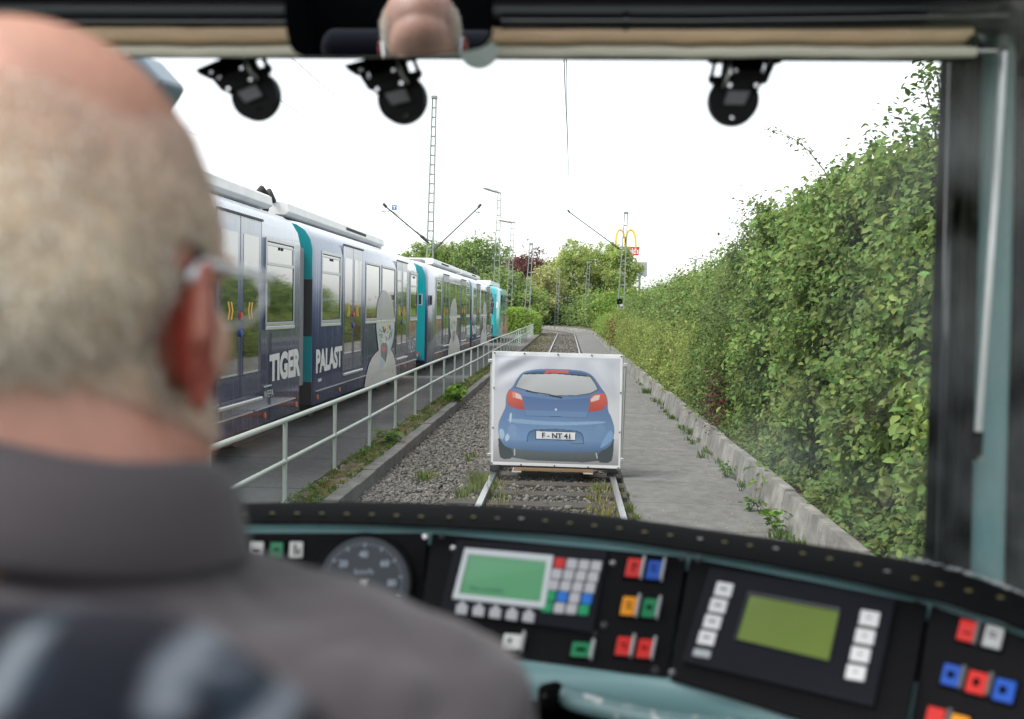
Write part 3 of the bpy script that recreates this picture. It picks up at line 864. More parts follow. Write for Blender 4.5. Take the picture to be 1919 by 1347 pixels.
def t_window(t, f, ya, yb, za=1.81, zb=2.93, sash=True):
    ya, yb = sorted((f(ya), f(yb)))
    fr = MB(); w_ = .05
    for a in ((ya - w_, ya, za - w_, zb + w_), (yb, yb + w_, za - w_, zb + w_), (ya, yb, zb, zb + w_), (ya, yb, za - w_, za)): sbox(fr, *a, .001, .016)
    win = fr.build("window", m_tframe, t, bevel=.004)
    rb = MB(); g = .014
    for a in ((ya, ya + g, za, zb), (yb - g, yb, za, zb), (ya + g, yb - g, zb - g, zb), (ya + g, yb - g, za, za + g)): sbox(rb, *a, .001, .011)
    rb.build("seal", m_rub, win)
    pn = MB(); sbox(pn, ya + g, yb - g, za + g, zb - g, .001, .005); pn.build("pane", m_glass, win)
    if sash:
        sb = MB(); sbox(sb, ya + g, yb - g, 2.60, 2.645, .005, .017); sbox(sb, ya + g, ya + .05, 2.645, zb - .03, .005, .012); sbox(sb, yb - .05, yb - g, 2.645, zb - .03, .005, .012); sbox(sb, ya + .05, yb - .05, zb - .06, zb - .03, .005, .012)
        sb.build("sash_bar", m_tframe, win, bevel=.003)
        ht = MB(); m_ = (ya + yb) / 2
        for d in (-.07, .07): sbox(ht, m_ + d - .014, m_ + d + .014, zb - .1, zb - .06, .005, .02)
        ht.build("sash_catch", m_rub, win)
    s_ = MB(); sbox(s_, ya - .05, yb + .05, za - .105, za - .055, .001, .022); s_.build("sill", m_sill, win, bevel=.005)

def t_door(t, f, ya, yb, lamp=True):
    ya, yb = sorted((f(ya), f(yb))); m_ = (ya + yb) / 2
    d = MB(); sbox(d, ya, m_ - .012, .86, 3.165, .001, .008); sbox(d, m_ + .012, yb, .86, 3.165, .001, .008)
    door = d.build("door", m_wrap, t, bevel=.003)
    g = MB()
    for a in ((ya - .022, ya - .002, .84, 3.17), (yb + .002, yb + .022, .84, 3.17), (m_ - .011, m_ + .011, .86, 3.165), (ya - .022, yb + .022, 3.167, 3.195)): sbox(g, *a, .001, .006 if a[2] < 3 else .03)
    g.build("door_seal", m_rub, door)
    for a, b in ((ya + .12, m_ - .11), (m_ + .11, yb - .12)):
        p_ = MB(); sbox(p_, a, b, 1.14, 2.95, .009, .012); pane = p_.build("door_glass", m_glass, door)
        k = 1 if a < m_ - .3 else -1
        c_ = (a + b) / 2 + (.05 * k if abs(b - a) > .2 else 0)
        ch = MB()
        for q in (-.065, .045):
            y0 = c_ + q * k
            spoly(ch, [(y0 - .055 * k, 2.08), (y0 - .005 * k, 2.08), (y0 + .045 * k, 1.97), (y0 - .005 * k, 1.86), (y0 - .055 * k, 1.86), (y0 - .005 * k, 1.97)], .0135)
        ch.build("chevron_sticker", m_yellow, door)
    for z_, mt in ((1.90, m_red), (1.69, m_blue)):
        b_ = MB(); b_.k = 0; b_.disc((SX + .009, m_ + .005, z_), (1, 0, 0), .05, .022, 20); b_.k = 1; b_.disc((SX + .031, m_ + .005, z_), (1, 0, 0), .024, .006, 16)
        b_.build("door_button", [mt, m_chrome], door)
    st = MB(); sbox(st, ya + .02, yb - .02, .765, .815, .001, .05); st.build("step", m_sill, door, bevel=.012)

def hatches(t, ya, yb):
    ln = MB(); y = ya
    while y < yb - .3:
        e = min(yb, y + random.uniform(1.2, 2.6)); sbox(ln, y + .03, e - .06, .628, .646, .001, .02); y = e
    ln.build("skirt_rail", m_sill, t)
    jn = MB()
    for y in (ya + .25, ya + 1.85, (ya + yb) / 2 - 1.6, (ya + yb) / 2 + 2.05, yb - 1.45): sbox(jn, y, y + .008, .44, 1.66, .0003, .0016)
    jn.build("panel_joint", m_rub, t)

def tiger(t, f):
    P = lambda px, py: (lambda q: (f(q[1]), q[2]))(onx(380 + px / 3.046, 300 + py / 3.046, SX))
    Q = lambda px, py: (lambda q: (f(q[1]), q[2]))(onx(660 + px / 6.733, 560 + py / 6.733, SX))
    low = ((918, 1297), (926, 1240), (935, 1200), (946, 1160), (960, 1130), (980, 1103), (1000, 1085), (996, 1050), (990, 1000), (986, 950), (987, 912), (1088, 912), (1089, 960), (1085, 1010), (1078, 1045), (1068, 1080), (1082, 1108), (1092, 1140), (1099, 1190), (1102, 1243))
    high = ((987, 910), (991, 840), (1000, 790), (1014, 757), (1032, 742), (1052, 752), (1072, 790), (1084, 840), (1088, 910))
    rb = MB(); spoly(rb, [P(*p) for p in low], .0175); r = rb.build("tiger_print", m_robe, t)
    rb = MB(); spoly(rb, [P(*p) for p in high], .0175); rb.build("tiger_window_film", m_film, t)
    for mt, ps in ((m_cheek, [((330, 300), (352, 340), (345, 480), (366, 560), (352, 640), (330, 560), (318, 420)), ((468, 320), (505, 300), (512, 430), (490, 560), (470, 640), (452, 690), (455, 600), (470, 480)), ((345, 750), (380, 760), (395, 830), (360, 860), (345, 900))]),
                   (m_mouth, [((350, 590), (372, 545), (395, 560), (415, 548), (437, 590), (432, 690), (415, 780), (406, 800), (392, 770), (352, 720))]),
                   (m_pink, [((362, 600), (374, 590), (384, 640), (400, 590), (408, 604), (402, 650), (388, 680), (368, 650))]),
                   (m_flame, [((388, 340), (400, 336), (412, 352), (404, 380), (394, 392)), ((440, 300), (452, 296), (446, 360), (436, 380))]),
                   (m_stripe, [((368, 345), (384, 352), (396, 398), (410, 360), (416, 390), (398, 430), (386, 428)), ((330, 372), (343, 380), (344, 410), (336, 405)), ((348, 440), (374, 452), (372, 462), (350, 455)), ((350, 474), (372, 484), (370, 494), (352, 488)), ((408, 470), (436, 494), (432, 506), (410, 484)),
                               ((412, 500), (434, 520), (430, 530), (412, 514)), ((452, 340), (466, 330), (476, 380), (466, 398)), ((470, 410), (478, 420), (452, 520), (444, 515)), ((490, 380), (498, 390), (480, 490), (472, 488)), ((342, 520), (362, 528), (360, 536), (342, 532)), ((330, 440), (340, 445), (342, 470), (333, 465)), ((410, 690), (420, 690), (412, 780), (405, 790)), ((352, 410), (366, 400), (370, 412), (356, 424)), ((424, 420), (444, 404), (446, 416), (428, 432))])):
        mb = MB()
        for i, p in enumerate(ps): spoly(mb, [Q(*q) for q in p], .0195 + .0003 * [m_cheek, m_mouth, m_pink, m_flame, m_stripe].index(mt))
        mb.build("tiger_face_print", mt, t)
    ds = MB()
    for _ in range(26):
        y_, z_ = random.uniform(20.2, 24.2), random.uniform(.8, 2.3)
        if 20.6 < y_ < 23.3 and z_ < 1.4: continue
        y_ = f(y_); q = .022; spoly(ds, [(y_ - q, z_), (y_, z_ - q * 1.4), (y_ + q, z_), (y_, z_ + q * 1.4)], .0175)
    ds.build("confetti_print", m_pink, t)

def side_text(t, txt, y0, y1, zt0, zb0, zt1, zb1, mat, p=.004, bold=.05, name="lettering"):
    V, Fs = text_mesh(txt, bold)
    lo, hi = V.min(0), V.max(0)
    u = (V[:, 0] - lo[0]) / (hi[0] - lo[0]); v = (V[:, 1] - lo[1]) / (hi[1] - lo[1])
    y = y0 + u * (y1 - y0); zt = zt0 + u * (zt1 - zt0); zb = zb0 + u * (zb1 - zb0)
    mb = MB(); mb.raw(np.stack([np.full_like(y, SX + p), y, zb + v * (zt - zb)], 1), Fs)
    return mb.build(name, mat, t)

def candles(t, y0, y1, rev=False):
    n = 6; wd = (y1 - y0) / n
    side_text(t, "PALAST", y0 + .04, y1 - .04, 1.22, .86, 1.22, .86, m_pale, bold=.0)
    mb = MB()
    for i in range(n):
        y_ = y0 + wd * (i + .5); spoly(mb, [(y_ - .015, 1.27), (y_ + .015, 1.27), (y_ + .02, 1.5), (y_ + .04, 1.62), (y_, 1.74), (y_ - .04, 1.62), (y_ - .02, 1.5)], .004)
    mb.build("candle_print", m_flame, t)

JY = 15.7
def tram():
    t = empty("tram", (XC, JY, 0), "navy articulated tram with painted-in sky sheen, large white lettering and a white tiger, parked nearest", "tram", "trams parked behind the fence")
    ident = lambda y: y
    mir = lambda y: 2 * JY - y
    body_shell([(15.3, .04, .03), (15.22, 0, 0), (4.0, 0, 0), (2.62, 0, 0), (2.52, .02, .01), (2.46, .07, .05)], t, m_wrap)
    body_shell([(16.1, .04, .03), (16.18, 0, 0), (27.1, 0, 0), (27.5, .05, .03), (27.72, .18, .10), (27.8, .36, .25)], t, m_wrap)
    # teal and black end wall of the rear section, bellows in the gap
    e = MB()
    def endring(y, z0, z1, i0=.03):
        h = [(x + i0, min(max(z, z0), z1)) for x, z in SHELL]
        return [(SX - x, y, z) for x, z in h] + [(SX - 2.65 + x, y, z) for x, z in reversed(h[:-1])]
    for k, (z0, z1) in enumerate(((2.48, 3.48), (1.55, 2.479), (.80, 1.549), (.42, .799))):
        e.k = k % 2
        h = [(x, z) for x, z in SHELL]
        if k == 0: pts = [(SX - .03, z0), (SX - .03, 2.98), (SX - .07, 3.14), (SX - .16, 3.28), (SX - .30, 3.37), (SX - .52, 3.42), (SX - 2.13, 3.42), (SX - 2.35, 3.37), (SX - 2.49, 3.28), (SX - 2.58, 3.14), (SX - 2.62, 2.98), (SX - 2.62, z0)]
        else: pts = [(SX - .03, z0), (SX - .03, z1), (SX - 2.62, z1), (SX - 2.62, z0)]
        e.prism([(x, 16.07, z) for x, z in pts], (0, .029, 0))
    e.build("end_wall", [m_tealwrap, m_rub], t)
    bw = MB(); rings = []
    for i in range(25):
        y_ = 15.3 + .77 * i / 24; ins = .17 + (.05 if i % 2 else 0) + .0
        rings.append(shell_ring(y_, ins, .18))
    bw.sheet([[(x, y, max(z, .75)) for x, y, z in r + r[:1]] for r in rings]); bw.build("bellows", m_bel, t, smooth=False)
    for nm, f in (("front", mir), ("rear", ident)):
        t_window(t, f, 16.58, 17.90)
        t_door(t, f, 18.15, 19.85)
        t_window(t, f, 20.24, 21.68, sash=False); t_window(t, f, 22.0, 23.60, sash=False)
        t_door(t, f, 23.85, 25.42)
        t_window(t, f, 25.97, 27.10)
        tiger(t, f)
        a, b = sorted((f(16.2), f(27.2))); hatches(t, a, b)
        for y_ in (16.35, 17.95, 20.9, 23.4, 25.3, 26.9):
            l_ = MB(); l_.disc((SX + .001, f(y_), .53), (1, 0, 0), .042, .018, 16); l_.build("side_marker_lamp", m_orangelamp, t, smooth=False)
        bx = MB(); a, b = sorted((f(24.6), f(24.95))); sbox(bx, a, b, .44, .62, -.01, .004); bx.build("jack_recess", m_rub, t)
        dt = MB()
        for y_, z_ in ((17.1, .55), (17.25, .56), (17.4, .55), (24.1, .55), (26.2, .6), (26.3, .6)): dt.disc((SX + .001, f(y_), z_), (1, 0, 0), .016, .004, 10)
        dt.build("skirt_lock", m_chrome, t)
        # roof equipment with open side gap, rounded beam above each door
        rbx = MB()
        for (a, b) in ((16.15, 19.4), (19.45, 24.6)):
            a, b = sorted((f(a), f(b)))
            pr = [(-.52, 3.53), (-.44, 3.58), (-.46, 3.71), (-.52, 3.745), (-2.13, 3.745), (-2.19, 3.71), (-2.21, 3.58), (-2.13, 3.53)]
            rbx.prism([(SX + x, a, z) for x, z in pr], (0, b - a, 0))
        rbx.build("roof_box", m_tbox, t, bevel=.01)
        ft = MB(); a, b = sorted((f(16.1), f(26.2))); ft.span((SX - 2.0, a, 3.46), (SX - .65, b, 3.528)); ft.build("roof_rail", m_under, t)
        lv = MB(); a, b = sorted((f(20.4), f(22.4))); y_ = a
        while y_ < b: lv.span((SX - .449, y_, 3.62), (SX - .438, y_ + .045, 3.68)); y_ += .1
        lv.build("louvre", m_rub, t)
        g_ = MB(); a = f(16.0)
        for dx in (-.7, -1.0, -1.8):
            g_.tube([(SX + dx, f(16.15), 3.75), (SX + dx, f(15.9), 3.88), (SX + dx + .05, f(15.75), 3.78), (SX + dx, f(15.72), 3.55)], .045, 8)
        g_.build("roof_hose", m_under, t, smooth=True)
        k_ = MB(); a, b = sorted((f(24.8), f(25.6))); k_.span((SX - 1.9, a, 3.5), (SX - .7, b, 3.66)); k_.build("roof_resistor", m_bel, t, bevel=.02)
        # running gear
        for yy in (18.6, 24.9):
            bo = MB(); y_ = f(yy); bo.span((SX - 2.2, y_ - 1.25, .22), (SX - .40, y_ + 1.25, .55)); bo.span((SX - .42, y_ - .45, .16), (SX - .3, y_ + .45, .42)); bogie = bo.build("bogie", m_under, t, bevel=.03)
            for dy in (-.9, .9):
                for sx in (-.52, -2.13):
                    wh = MB(); wh.tube([(SX + sx - .06, y_ + dy, .37), (SX + sx + .06, y_ + dy, .37)], .33, 24); wh.tube([(SX + sx - .1, y_ + dy, .37), (SX + sx + .1, y_ + dy, .37)], .09, 12)
                    wh.build("wheel", M("wheel_steel", (.12, .115, .11), .5, metal=.6), bogie, smooth=True, auto=40)
        ub = MB(); a, b = sorted((f(20.4), f(23.4))); ub.span((SX - 2.3, a, .2), (SX - .25, b, .5)); ub.span((SX - .3, a + .3, .17), (SX - .2, a + 1.2, .4)); ub.build("equipment_box", m_under, t, bevel=.03)
    jb = MB(); jb.span((SX - 2.0, 15.2, .3), (SX - .6, 16.2, .8)); jb.build("coupling_frame", m_under, t, bevel=.05)
    side_text(t, "TIGER", 13.66, 15.27, 1.355, .972, 1.40, .955, m_white)
    side_text(t, "PALAST", 16.24, 18.13, 1.33, .925, 1.33, .94, m_white)
    side_text(t, "WEPA", 13.42, 13.86, .865, .765, .865, .765, m_white, bold=.0)
    sm_ = MB(); sbox(sm_, 13.42, 13.78, .915, .935, .001, .003); sbox(sm_, 16.40, 16.62, .78, .83, .001, .003); sm_.build("small_print", m_pale, t)
    candles(t, 25.75, 27.05); candles(t, 4.3, 5.6)
    # rear and front: tail lamps, mirror boxes, teal ends
    for y_, k in ((27.82, 1), (2.43, -1)):
        te = MB(); te.prism([(SX - x, y_, z) for x, z in (((.40, .75), (.40, 2.9), (.7, 3.15), (1.95, 3.15), (2.25, 2.9), (2.25, .75)) if k > 0 else ((.075, .50), (.075, 3.0), (.18, 3.26), (.52, 3.40), (2.13, 3.40), (2.47, 3.26), (2.575, 3.0), (2.575, .50)))], (0, .03 * k, 0)); te.build("end_panel", m_tealwrap, t)
        ws = MB(); ws.prism([(SX - x, y_ + .031 * k, z) for x, z in ((.55, 1.75), (.55, 2.85), (.8, 3.02), (1.85, 3.02), (2.1, 2.85), (2.1, 1.75))], (0, .01 * k, 0)); ws.build("windscreen", m_glass, t)
        bp = MB(); bp.box((SX - 1.325, y_ + .10 * k, .62), (2.1, .3, .22)); bp.build("bumper", m_tealwrap, t, bevel=.03)
        for sx in (-.35, -2.3):
            la = MB(); la.k = 0; la.disc((SX + sx, y_ + .10 * k, .66), (.5 if sx > -1 else -.5, k, 0), .11, .06, 20); la.k = 1; la.disc((SX + sx + (.03 if sx > -1 else -.03), y_ + .16 * k, .66), (.5 if sx > -1 else -.5, k, 0), .07, .015, 16)
            la.build("tail_lamp", [m_red, m_pale], t)
            r_ = MB(); r_.disc((SX + sx - .12, y_ + .03 * k, .95), (0, k, 0), .05, .03, 14); r_.build("red_lamp", m_red, t)
        mi = MB(); mi.box((SX + .05, y_ - .35 * k, 2.28), (.09, .12, .32)); mi.k = 1; mi.box((SX + .05, y_ - .35 * k - .061, 2.28), (.07, .004, .26)); mi.build("wing_mirror", [m_bwhite, m_rub], t, bevel=.012)
    return t
tr1 = tram()
tr2 = copy_tree(tr1)
tr2.location.y += 26.85
tr2["label"] = "second navy articulated tram with painted-in sky sheen, standing between the nearest one and the turquoise tram"

def teal_tram():
    y0, y1 = 59.5, 69.4
    t = empty("tram", (XC, y0, 0), "turquoise tram with red patches and dark windscreen at the far end of the row", "tram", "trams parked behind the fence")
    cols = []
    m_b = M("turquoise_paint", S(38, 176, 184), .3, coat=.7, ns=2, na=.06)
    body_shell([(y0, .30, .26), (y0 + .12, .16, .1), (y0 + .5, .04, .02), (y0 + 1.0, 0, 0), (y1 - .8, 0, 0), (y1 - .1, .1, .06), (y1, .3, .2)], t, m_b)
    ws = MB(); ws.prism([(SX - x, y0 - .004, z) for x, z in ((.36, 1.75), (.34, 2.7), (.5, 3.0), (2.15, 3.0), (2.31, 2.7), (2.29, 1.75))], (0, -.03, 0)); w1 = ws.build("windscreen", m_glass, t, bevel=.01)
    wp = MB(); wp.tube([(SX - 1.2, y0 - .045, 1.78), (SX - .8, y0 - .045, 2.5)], .012, 6); wp.build("wiper", m_rub, w1)
    hb = MB(); hb.span((SX - 2.3, y0 - .03, .62), (SX - .35, y0 - .004, 1.12)); hb.build("lamp_panel", m_rub, t, bevel=.02)
    for sx in (-.62, -2.0):
        for dx in (-.13, .13):
            la = MB(); la.disc((SX + sx + dx, y0 - .031, .98), (0, -1, 0), .10, .03, 18); la.build("headlight", M("headlight_glass", (.6, .56, .45), .15, coat=1), t)
        r_ = MB(); r_.disc((SX + sx, y0 - .031, .72), (0, -1, 0), .08, .02, 16); r_.build("tail_lamp", m_red, t)
    lw = MB(); lw.span((SX - 2.0, y0 - .012, 1.42), (SX - .5, y0 - .004, 1.50)); lw.build("front_stripe", m_white, t)
    bp = MB(); bp.box((SX - 1.325, y0 - .06, .5), (2.0, .2, .2)); bp.build("bumper", m_tealdk, t, bevel=.03)
    for (a, b) in ((61.0, 62.6), (64.8, 66.2), (66.6, 68.6)):
        pn = MB(); sbox(pn, a, b, 1.75, 2.9, .001, .008); w_ = pn.build("window", m_glass, t)
        fr = MB(); sbox(fr, a - .05, b + .05, 1.68, 1.745, .001, .015); sbox(fr, a - .05, b + .05, 2.905, 2.95, .001, .015); fr.build("frame", m_rub, w_)
    dr = MB(); sbox(dr, 62.9, 64.5, .7, 3.0, .001, .01); d_ = dr.build("door", m_b, t)
    for a, b in ((63.0, 63.62), (63.78, 64.4)):
        g_ = MB(); sbox(g_, a, b, 1.0, 2.85, .011, .014); g_.build("door_glass", m_glass, d_)
    rd = MB()
    for pts in (((60.9, .45), (62.8, .45), (62.8, 1.66), (62.2, 1.9), (61.6, 1.2)), ((62.95, .72), (64.45, .72), (64.45, 1.3), (63.6, 1.66), (63.0, 1.5)), ((64.6, .45), (67.5, .45), (67.0, 1.66), (65.4, 1.66))):
        spoly(rd, pts, .0105)
    rd.build("red_patch", M("red_print", S(214, 92, 84), .35, coat=.4), t)
    wt = MB()
    for pts in (((61.2, .6), (61.7, .6), (61.5, 1.3)), ((65.2, .6), (66.0, .9), (65.6, 1.5)), ((62.3, .8), (62.7, 1.1), (62.4, 1.5))): spoly(wt, pts, .0125)
    wt.build("white_patch", m_robe, t)
    rb = MB(); rb.span((SX - 2.1, y0 + .6, 3.5), (SX - .55, y1 - 1.5, 3.78)); rb.build("roof_box", m_tbox, t, bevel=.04)
    for y_ in (61.8, 67.2):
        bo = MB(); bo.span((SX - 2.2, y_ - 1.1, .2), (SX - .3, y_ + 1.1, .5)); bg_ = bo.build("bogie", m_under, t, bevel=.03)
        for dy in (-.8, .8):
            wh = MB(); wh.tube([(SX - .55, y_ + dy, .36), (SX - .4, y_ + dy, .36)], .32, 20); wh.build("wheel", m_under, bg_, smooth=True, auto=40)
    mi = MB(); mi.box((SX - .1, y0 - .1, 2.3), (.12, .1, .34)); mi.build("wing_mirror", m_bwhite, t, bevel=.012)
teal_tram()

# ================================================================== MASTS, LAMPS, WIRES, SIGNS
def mast(base, top, w0, w1, rung, label, name="lattice_mast", cap_=True, arms=(), lamp=None, group="lattice masts along the line"):
    base = np.array(base, float); top = np.array(top, float)
    t = empty(name, base, label, "lamp mast" if lamp is not None else "mast", group)
    ax = top - base; H = np.linalg.norm(ax); ax /= H
    side = nrm(np.array((1, .0, 0)) - ax * ax[0])
    mb = MB()
    for s in (-1, 1): mb.bar(base + side * s * w0 / 2, top + side * s * w1 / 2, .065, .11, up=(0, 1, 0))
    mb.build("upright", m_mast, t)
    rb = MB(); k = max(3, int(H / rung))
    for i in range(1, k + 1):
        f = i / k; c = base + ax * H * f; wd = w0 + (w1 - w0) * f
        rb.bar(c - side * (wd / 2 - .034), c + side * (wd / 2 - .034), .07, .05, up=(0, 1, 0))
    rb.build("rungs", m_mast, t)
    if cap_:
        cp = MB(); cp.box(top + ax * .05, (w1 + .12, .2, .16)); cp.build("cap", m_mast, t, bevel=.02)
    ft = MB(); ft.box(base + (0, 0, .1), (w0 + .5, .6, .35)); ft.build("foundation", m_kerbl, t, bevel=.03)
    for (a, b) in arms:
        a = np.array(a, float); b = np.array(b, float); am = MB()
        am.tube([a, b], .035, 8); d = nrm(b - a)
        for q in (.06, .11, .16): am.tube([a + (b - a) * q, a + (b - a) * q + d * .12], .075, 8)
        am.tube([b, b + d * .2 + (0, 0, .05)], .07, 8); am.tube([b - d * .25, b - d * .1 - np.array((0, 0, .18)), b + np.array((math.copysign(.25, d[0]), 0, -.2))], .02, 6)
        am.build("arm", m_mastdk, t, smooth=True, auto=40)
    if lamp is not None:
        l0 = np.array(lamp, float); lb = MB()
        lb.tube([top, top + (l0 - top) * .35], .05, 8); dl = nrm(l0 - top)
        lm = MB(); s_ = nrm(np.cross(dl, (0, 0, 1))); u_ = np.cross(s_, dl)
        c_ = l0
        rings = [[c_ + dl * x + s_ * a * wq + u_ * b * hq for a, b in ((-1, 0), (-.7, 1), (.7, 1), (1, 0), (.8, -.6), (-.8, -.6))] for x, wq, hq in ((-1.0, .10, .07), (-.4, .3, .17), (.4, .32, .18), (.9, .12, .08))]
        lm.sheet([r + r[:1] for r in rings]); lm.raw(rings[0], [tuple(range(6))]); lm.raw(rings[-1], [tuple(range(6))])
        lb.build("lamp_arm", m_mast, t, smooth=True, auto=40); lm.build("lamp_head", m_alu, t)
    return t
def P3(px, py, Y): return ony(px, py, Y)
def mast_px(tx, ty, bx, by, Y, *a, **k):
    top = P3(tx, ty, Y); bot = P3(bx, by, Y); d = (bot - top); f = (top[2] + .2) / (top[2] - bot[2]); base = top + d * f
    return mast(base, top, *a, **k)
mast_px(814, 184, 805.5, 480, 50, .38, .18, .47, "tall lattice mast with two wire arms rising behind the nearest trams", arms=[(P3(804, 455, 50), P3(724, 388, 48)), (P3(811, 470, 50), P3(896, 389, 50))])
mast_px(936, 361, 929, 560, 86, .62, .24, .62, "lattice mast with lamp head, rising behind the turquoise tram", lamp=P3(919, 355.5, 86), cap_=False)
mast_px(961, 417, 954, 570, 104, .62, .3, .62, "lattice lamp mast between the turquoise tram and the copper beech", lamp=P3(946, 414, 104))
mast_px(995.5, 458, 986, 612, 82, .48, .22, .70, "short lattice mast with wide rungs at the end of the clipped hedge")
mast_px(1047, 505, 1042, 610, 120, .40, .26, .5, "slim lattice mast left of the pale green tree's middle, behind the curve")
mast_px(1103.5, 492, 1096, 612, 114, .46, .28, .6, "lattice mast standing at the far hedge, just right of the curve")
mast_px(1173.5, 400, 1161.5, 600, 70, .50, .20, .78, "lattice mast with one wire arm in front of the yellow arches", arms=[(P3(1166, 470, 70), P3(1068, 398, 70))])

def wire(name, pts, r, label, cat="wire", group="overhead wires"):
    mb = MB(); mb.tube(pts, r, 6); return tag(mb.build(name, m_wire, loc=pts[0]), label, cat, group)
def sagline(a, b, sag, n=12):
    a = np.array(a); b = np.array(b); return [a + (b - a) * i / n - np.array((0, 0, sag * 4 * (i / n) * (1 - i / n))) for i in range(n + 1)]
tip = P3(1068, 398, 70)
wa = P3(1057, 106, 14); wb = P3(1061.5, 106, 14)
wire("contact_wire", [wa, P3(1058.5, 160, 17), P3(1062, 230, 24), P3(1065, 320, 40), P3(1066.5, 345, 52), tip], .0075, "left of the two overhead wires above the track")
wire("contact_wire", [wb, P3(1061, 160, 17), P3(1063, 230, 24), P3(1066, 320, 40), P3(1067.5, 360, 52), tip + (0, .1, -.1)], .006, "right of the two overhead wires above the track")
wire("span_wire", [P3(535, 98, 22), P3(600, 155, 30), P3(660, 203, 38), P3(731, 272, 48)], .008, "upper thin span wire descending from the mirror towards the tall mast")
wire("span_wire", [P3(515, 180, 22), P3(560, 212, 26), P3(640, 268, 36), P3(724, 388, 48)], .007, "thin wire leaving the left black disc towards the mast arm")
wire("span_wire", [P3(1, 130, 20), P3(385, 258, 30), P3(640, 352, 44), P3(724, 388, 48)], .006, "thin wire reaching the mast arm from behind the driver's head")
wire("contact_wire", [P3(896, 389, 50), P3(905, 470, 90), P3(915, 500, 120)], .012, "wire running on from the right arm of the tall mast")
wire("contact_wire", [P3(724, 388, 48), P3(868, 486, 84), P3(940, 548, 120)], .014, "upper of two wires above the second tram")
wire("contact_wire", [P3(760, 420, 50), P3(880, 500, 84), P3(950, 560, 120)], .014, "lower of two wires above the second tram")
wire("span_wire", [P3(868, 507, 84), P3(910, 506, 84), P3(931, 506, 84)], .02, "horizontal bracket wire by the lamp mast behind the turquoise tram")
wire("span_wire", [P3(800, 182, 50), P3(790, 176, 50), P3(640, 120, 40)], .008, "short wire at the top of the tall mast")

# blue square sign hung from a wire by the left arm
c_ = P3(739, 388.5, 48)
t = empty("wire_sign", c_, "small blue square sign with a white T hanging beside the mast arm", "sign")
MB().box(c_, (.24, .02, .26)).build("plate", M("sign_blue", (.05, .16, .48), .5), t, bevel=.01)
q = MB(); q.box(c_ + (0, -.013, .05), (.14, .004, .04)); q.box(c_ + (0, -.013, -.03), (.045, .004, .118)); q.box(c_ + (0, -.012, .121), (.24, .004, .016)); q.build("letter", m_white, t)
q = MB(); q.tube([c_ + (0, 0, .13), P3(739, 380, 48) + (0, 0, .15)], .006, 6); q.tube([P3(724, 386, 48), P3(739, 379, 48), P3(812, 384, 50)], .005, 6); q.build("hanger", m_wire, t)

# track signal in front of the right mast
c_ = P3(1161, 565, 66)
t = empty("track_signal", (c_[0], 66, 0), "black round signal lamp on a thin post in front of the right mast", "signal")
MB().tube([(c_[0], 66.1, -.1), (c_[0], 66.1, c_[2])], .045, 10).build("post", m_mast, t)
q = MB(); q.box(c_, (.34, .22, .36)); q.build("lamp_housing", m_rubber, t, bevel=.04)
q = MB(); q.tube([c_ + (0, -.10, .02), c_ + (0, -.3, .02)], .13, 18, cap=False); q.build("hood", m_black, t, smooth=True)
c2 = P3(1164, 581, 66); q = MB(); q.box(c2, (.5, .2, .22)); q.build("junction_box", M("signal_box", (.19, .17, .12), .7), t, bevel=.02)
q = MB(); q.disc(P3(1164, 571.5, 66) + (0, -.08, 0), (0, -1, 0), .11, .02, 16); q.build("white_plate", m_white, t)

# restaurant sign far away
Ys = 165.0
t = empty("restaurant_sign", (P3(1174, 600, Ys)[0], Ys, 0), "tall sign with yellow double arches over a red board, behind the trees", "sign")
m_arch = M("arch_yellow", S(238, 196, 56), .45)
def arch(x0, x1):
    pts = []
    for i in range(19):
        f = i / 18; th = math.pi * f
        px = (x0 + x1) / 2 - (x1 - x0) / 2 * math.cos(th) * (1 - .10 * math.sin(th)); py = 463 - 32.5 * math.sin(th) ** .62
        pts.append(P3(px, py, Ys))
    mb = MB()
    for a, b in zip(pts[:-1], pts[1:]): mb.bar(a, b + (b - a) * .05, .34, .33, up=(0, 1, 0))
    return mb
arch(1153.8, 1171.6).build("arch", m_arch, t); arch(1172.8, 1191.6).build("arch", m_arch, t)
q = MB(); q.prism([P3(x, y, Ys) for x, y in ((1148, 462), (1199, 462), (1197, 478.5), (1150, 478.5))], (0, .5, 0)); q.build("red_board", M("sign_red", S(214, 58, 58), .5), t)
q = MB(); text_on(q, "McDonald's", P3(1151, 464.5, Ys - .02), P3(1196.8, 464.5, Ys - .02), P3(1151, 475.5, Ys - .02), (0, -1, 0), bold=.03, t=.03); q.build("lettering", m_white, t)
q = MB(); q.tube([P3(1173, 478, Ys + .5), (P3(1173, 478, Ys)[0], Ys + .5, 0)], .3, 12); q.build("pole", m_mast, t)
t = empty("market_sign", (P3(1200, 600, 168)[0], 168, 0), "white square sign with a green and red emblem under the red board", "sign")
q = MB(); q.prism([P3(x, y, 168) for x, y in ((1186, 491), (1213, 491), (1212.5, 517.5), (1186, 517.5))], (0, .4, 0)); q.build("panel", M("sign_pale", (.36, .38, .41), .6), t)
q = MB(); q.prism([P3(x, y, 167.98) for x, y in ((1197, 500), (1202, 496.5), (1202, 503), (1198, 505))], (0, -.03, 0)); q.k = 1; q.prism([P3(x, y, 167.98) for x, y in ((1203, 496.5), (1207.5, 498.5), (1206, 505), (1202.6, 505))], (0, -.03, 0)); q.build("emblem", [M("sign_green", (.12, .25, .16), .5), M("sign_red_b", S(190, 70, 76), .5)], t)
q = MB(); text_on(q, "MARKT", P3(1187.5, 507.5, 167.97), P3(1204.5, 507.5, 167.97), P3(1187.5, 512, 167.97), (0, -1, 0), bold=.02, t=.03); q.build("lettering", M("sign_grey", (.10, .12, .12), .6), t)
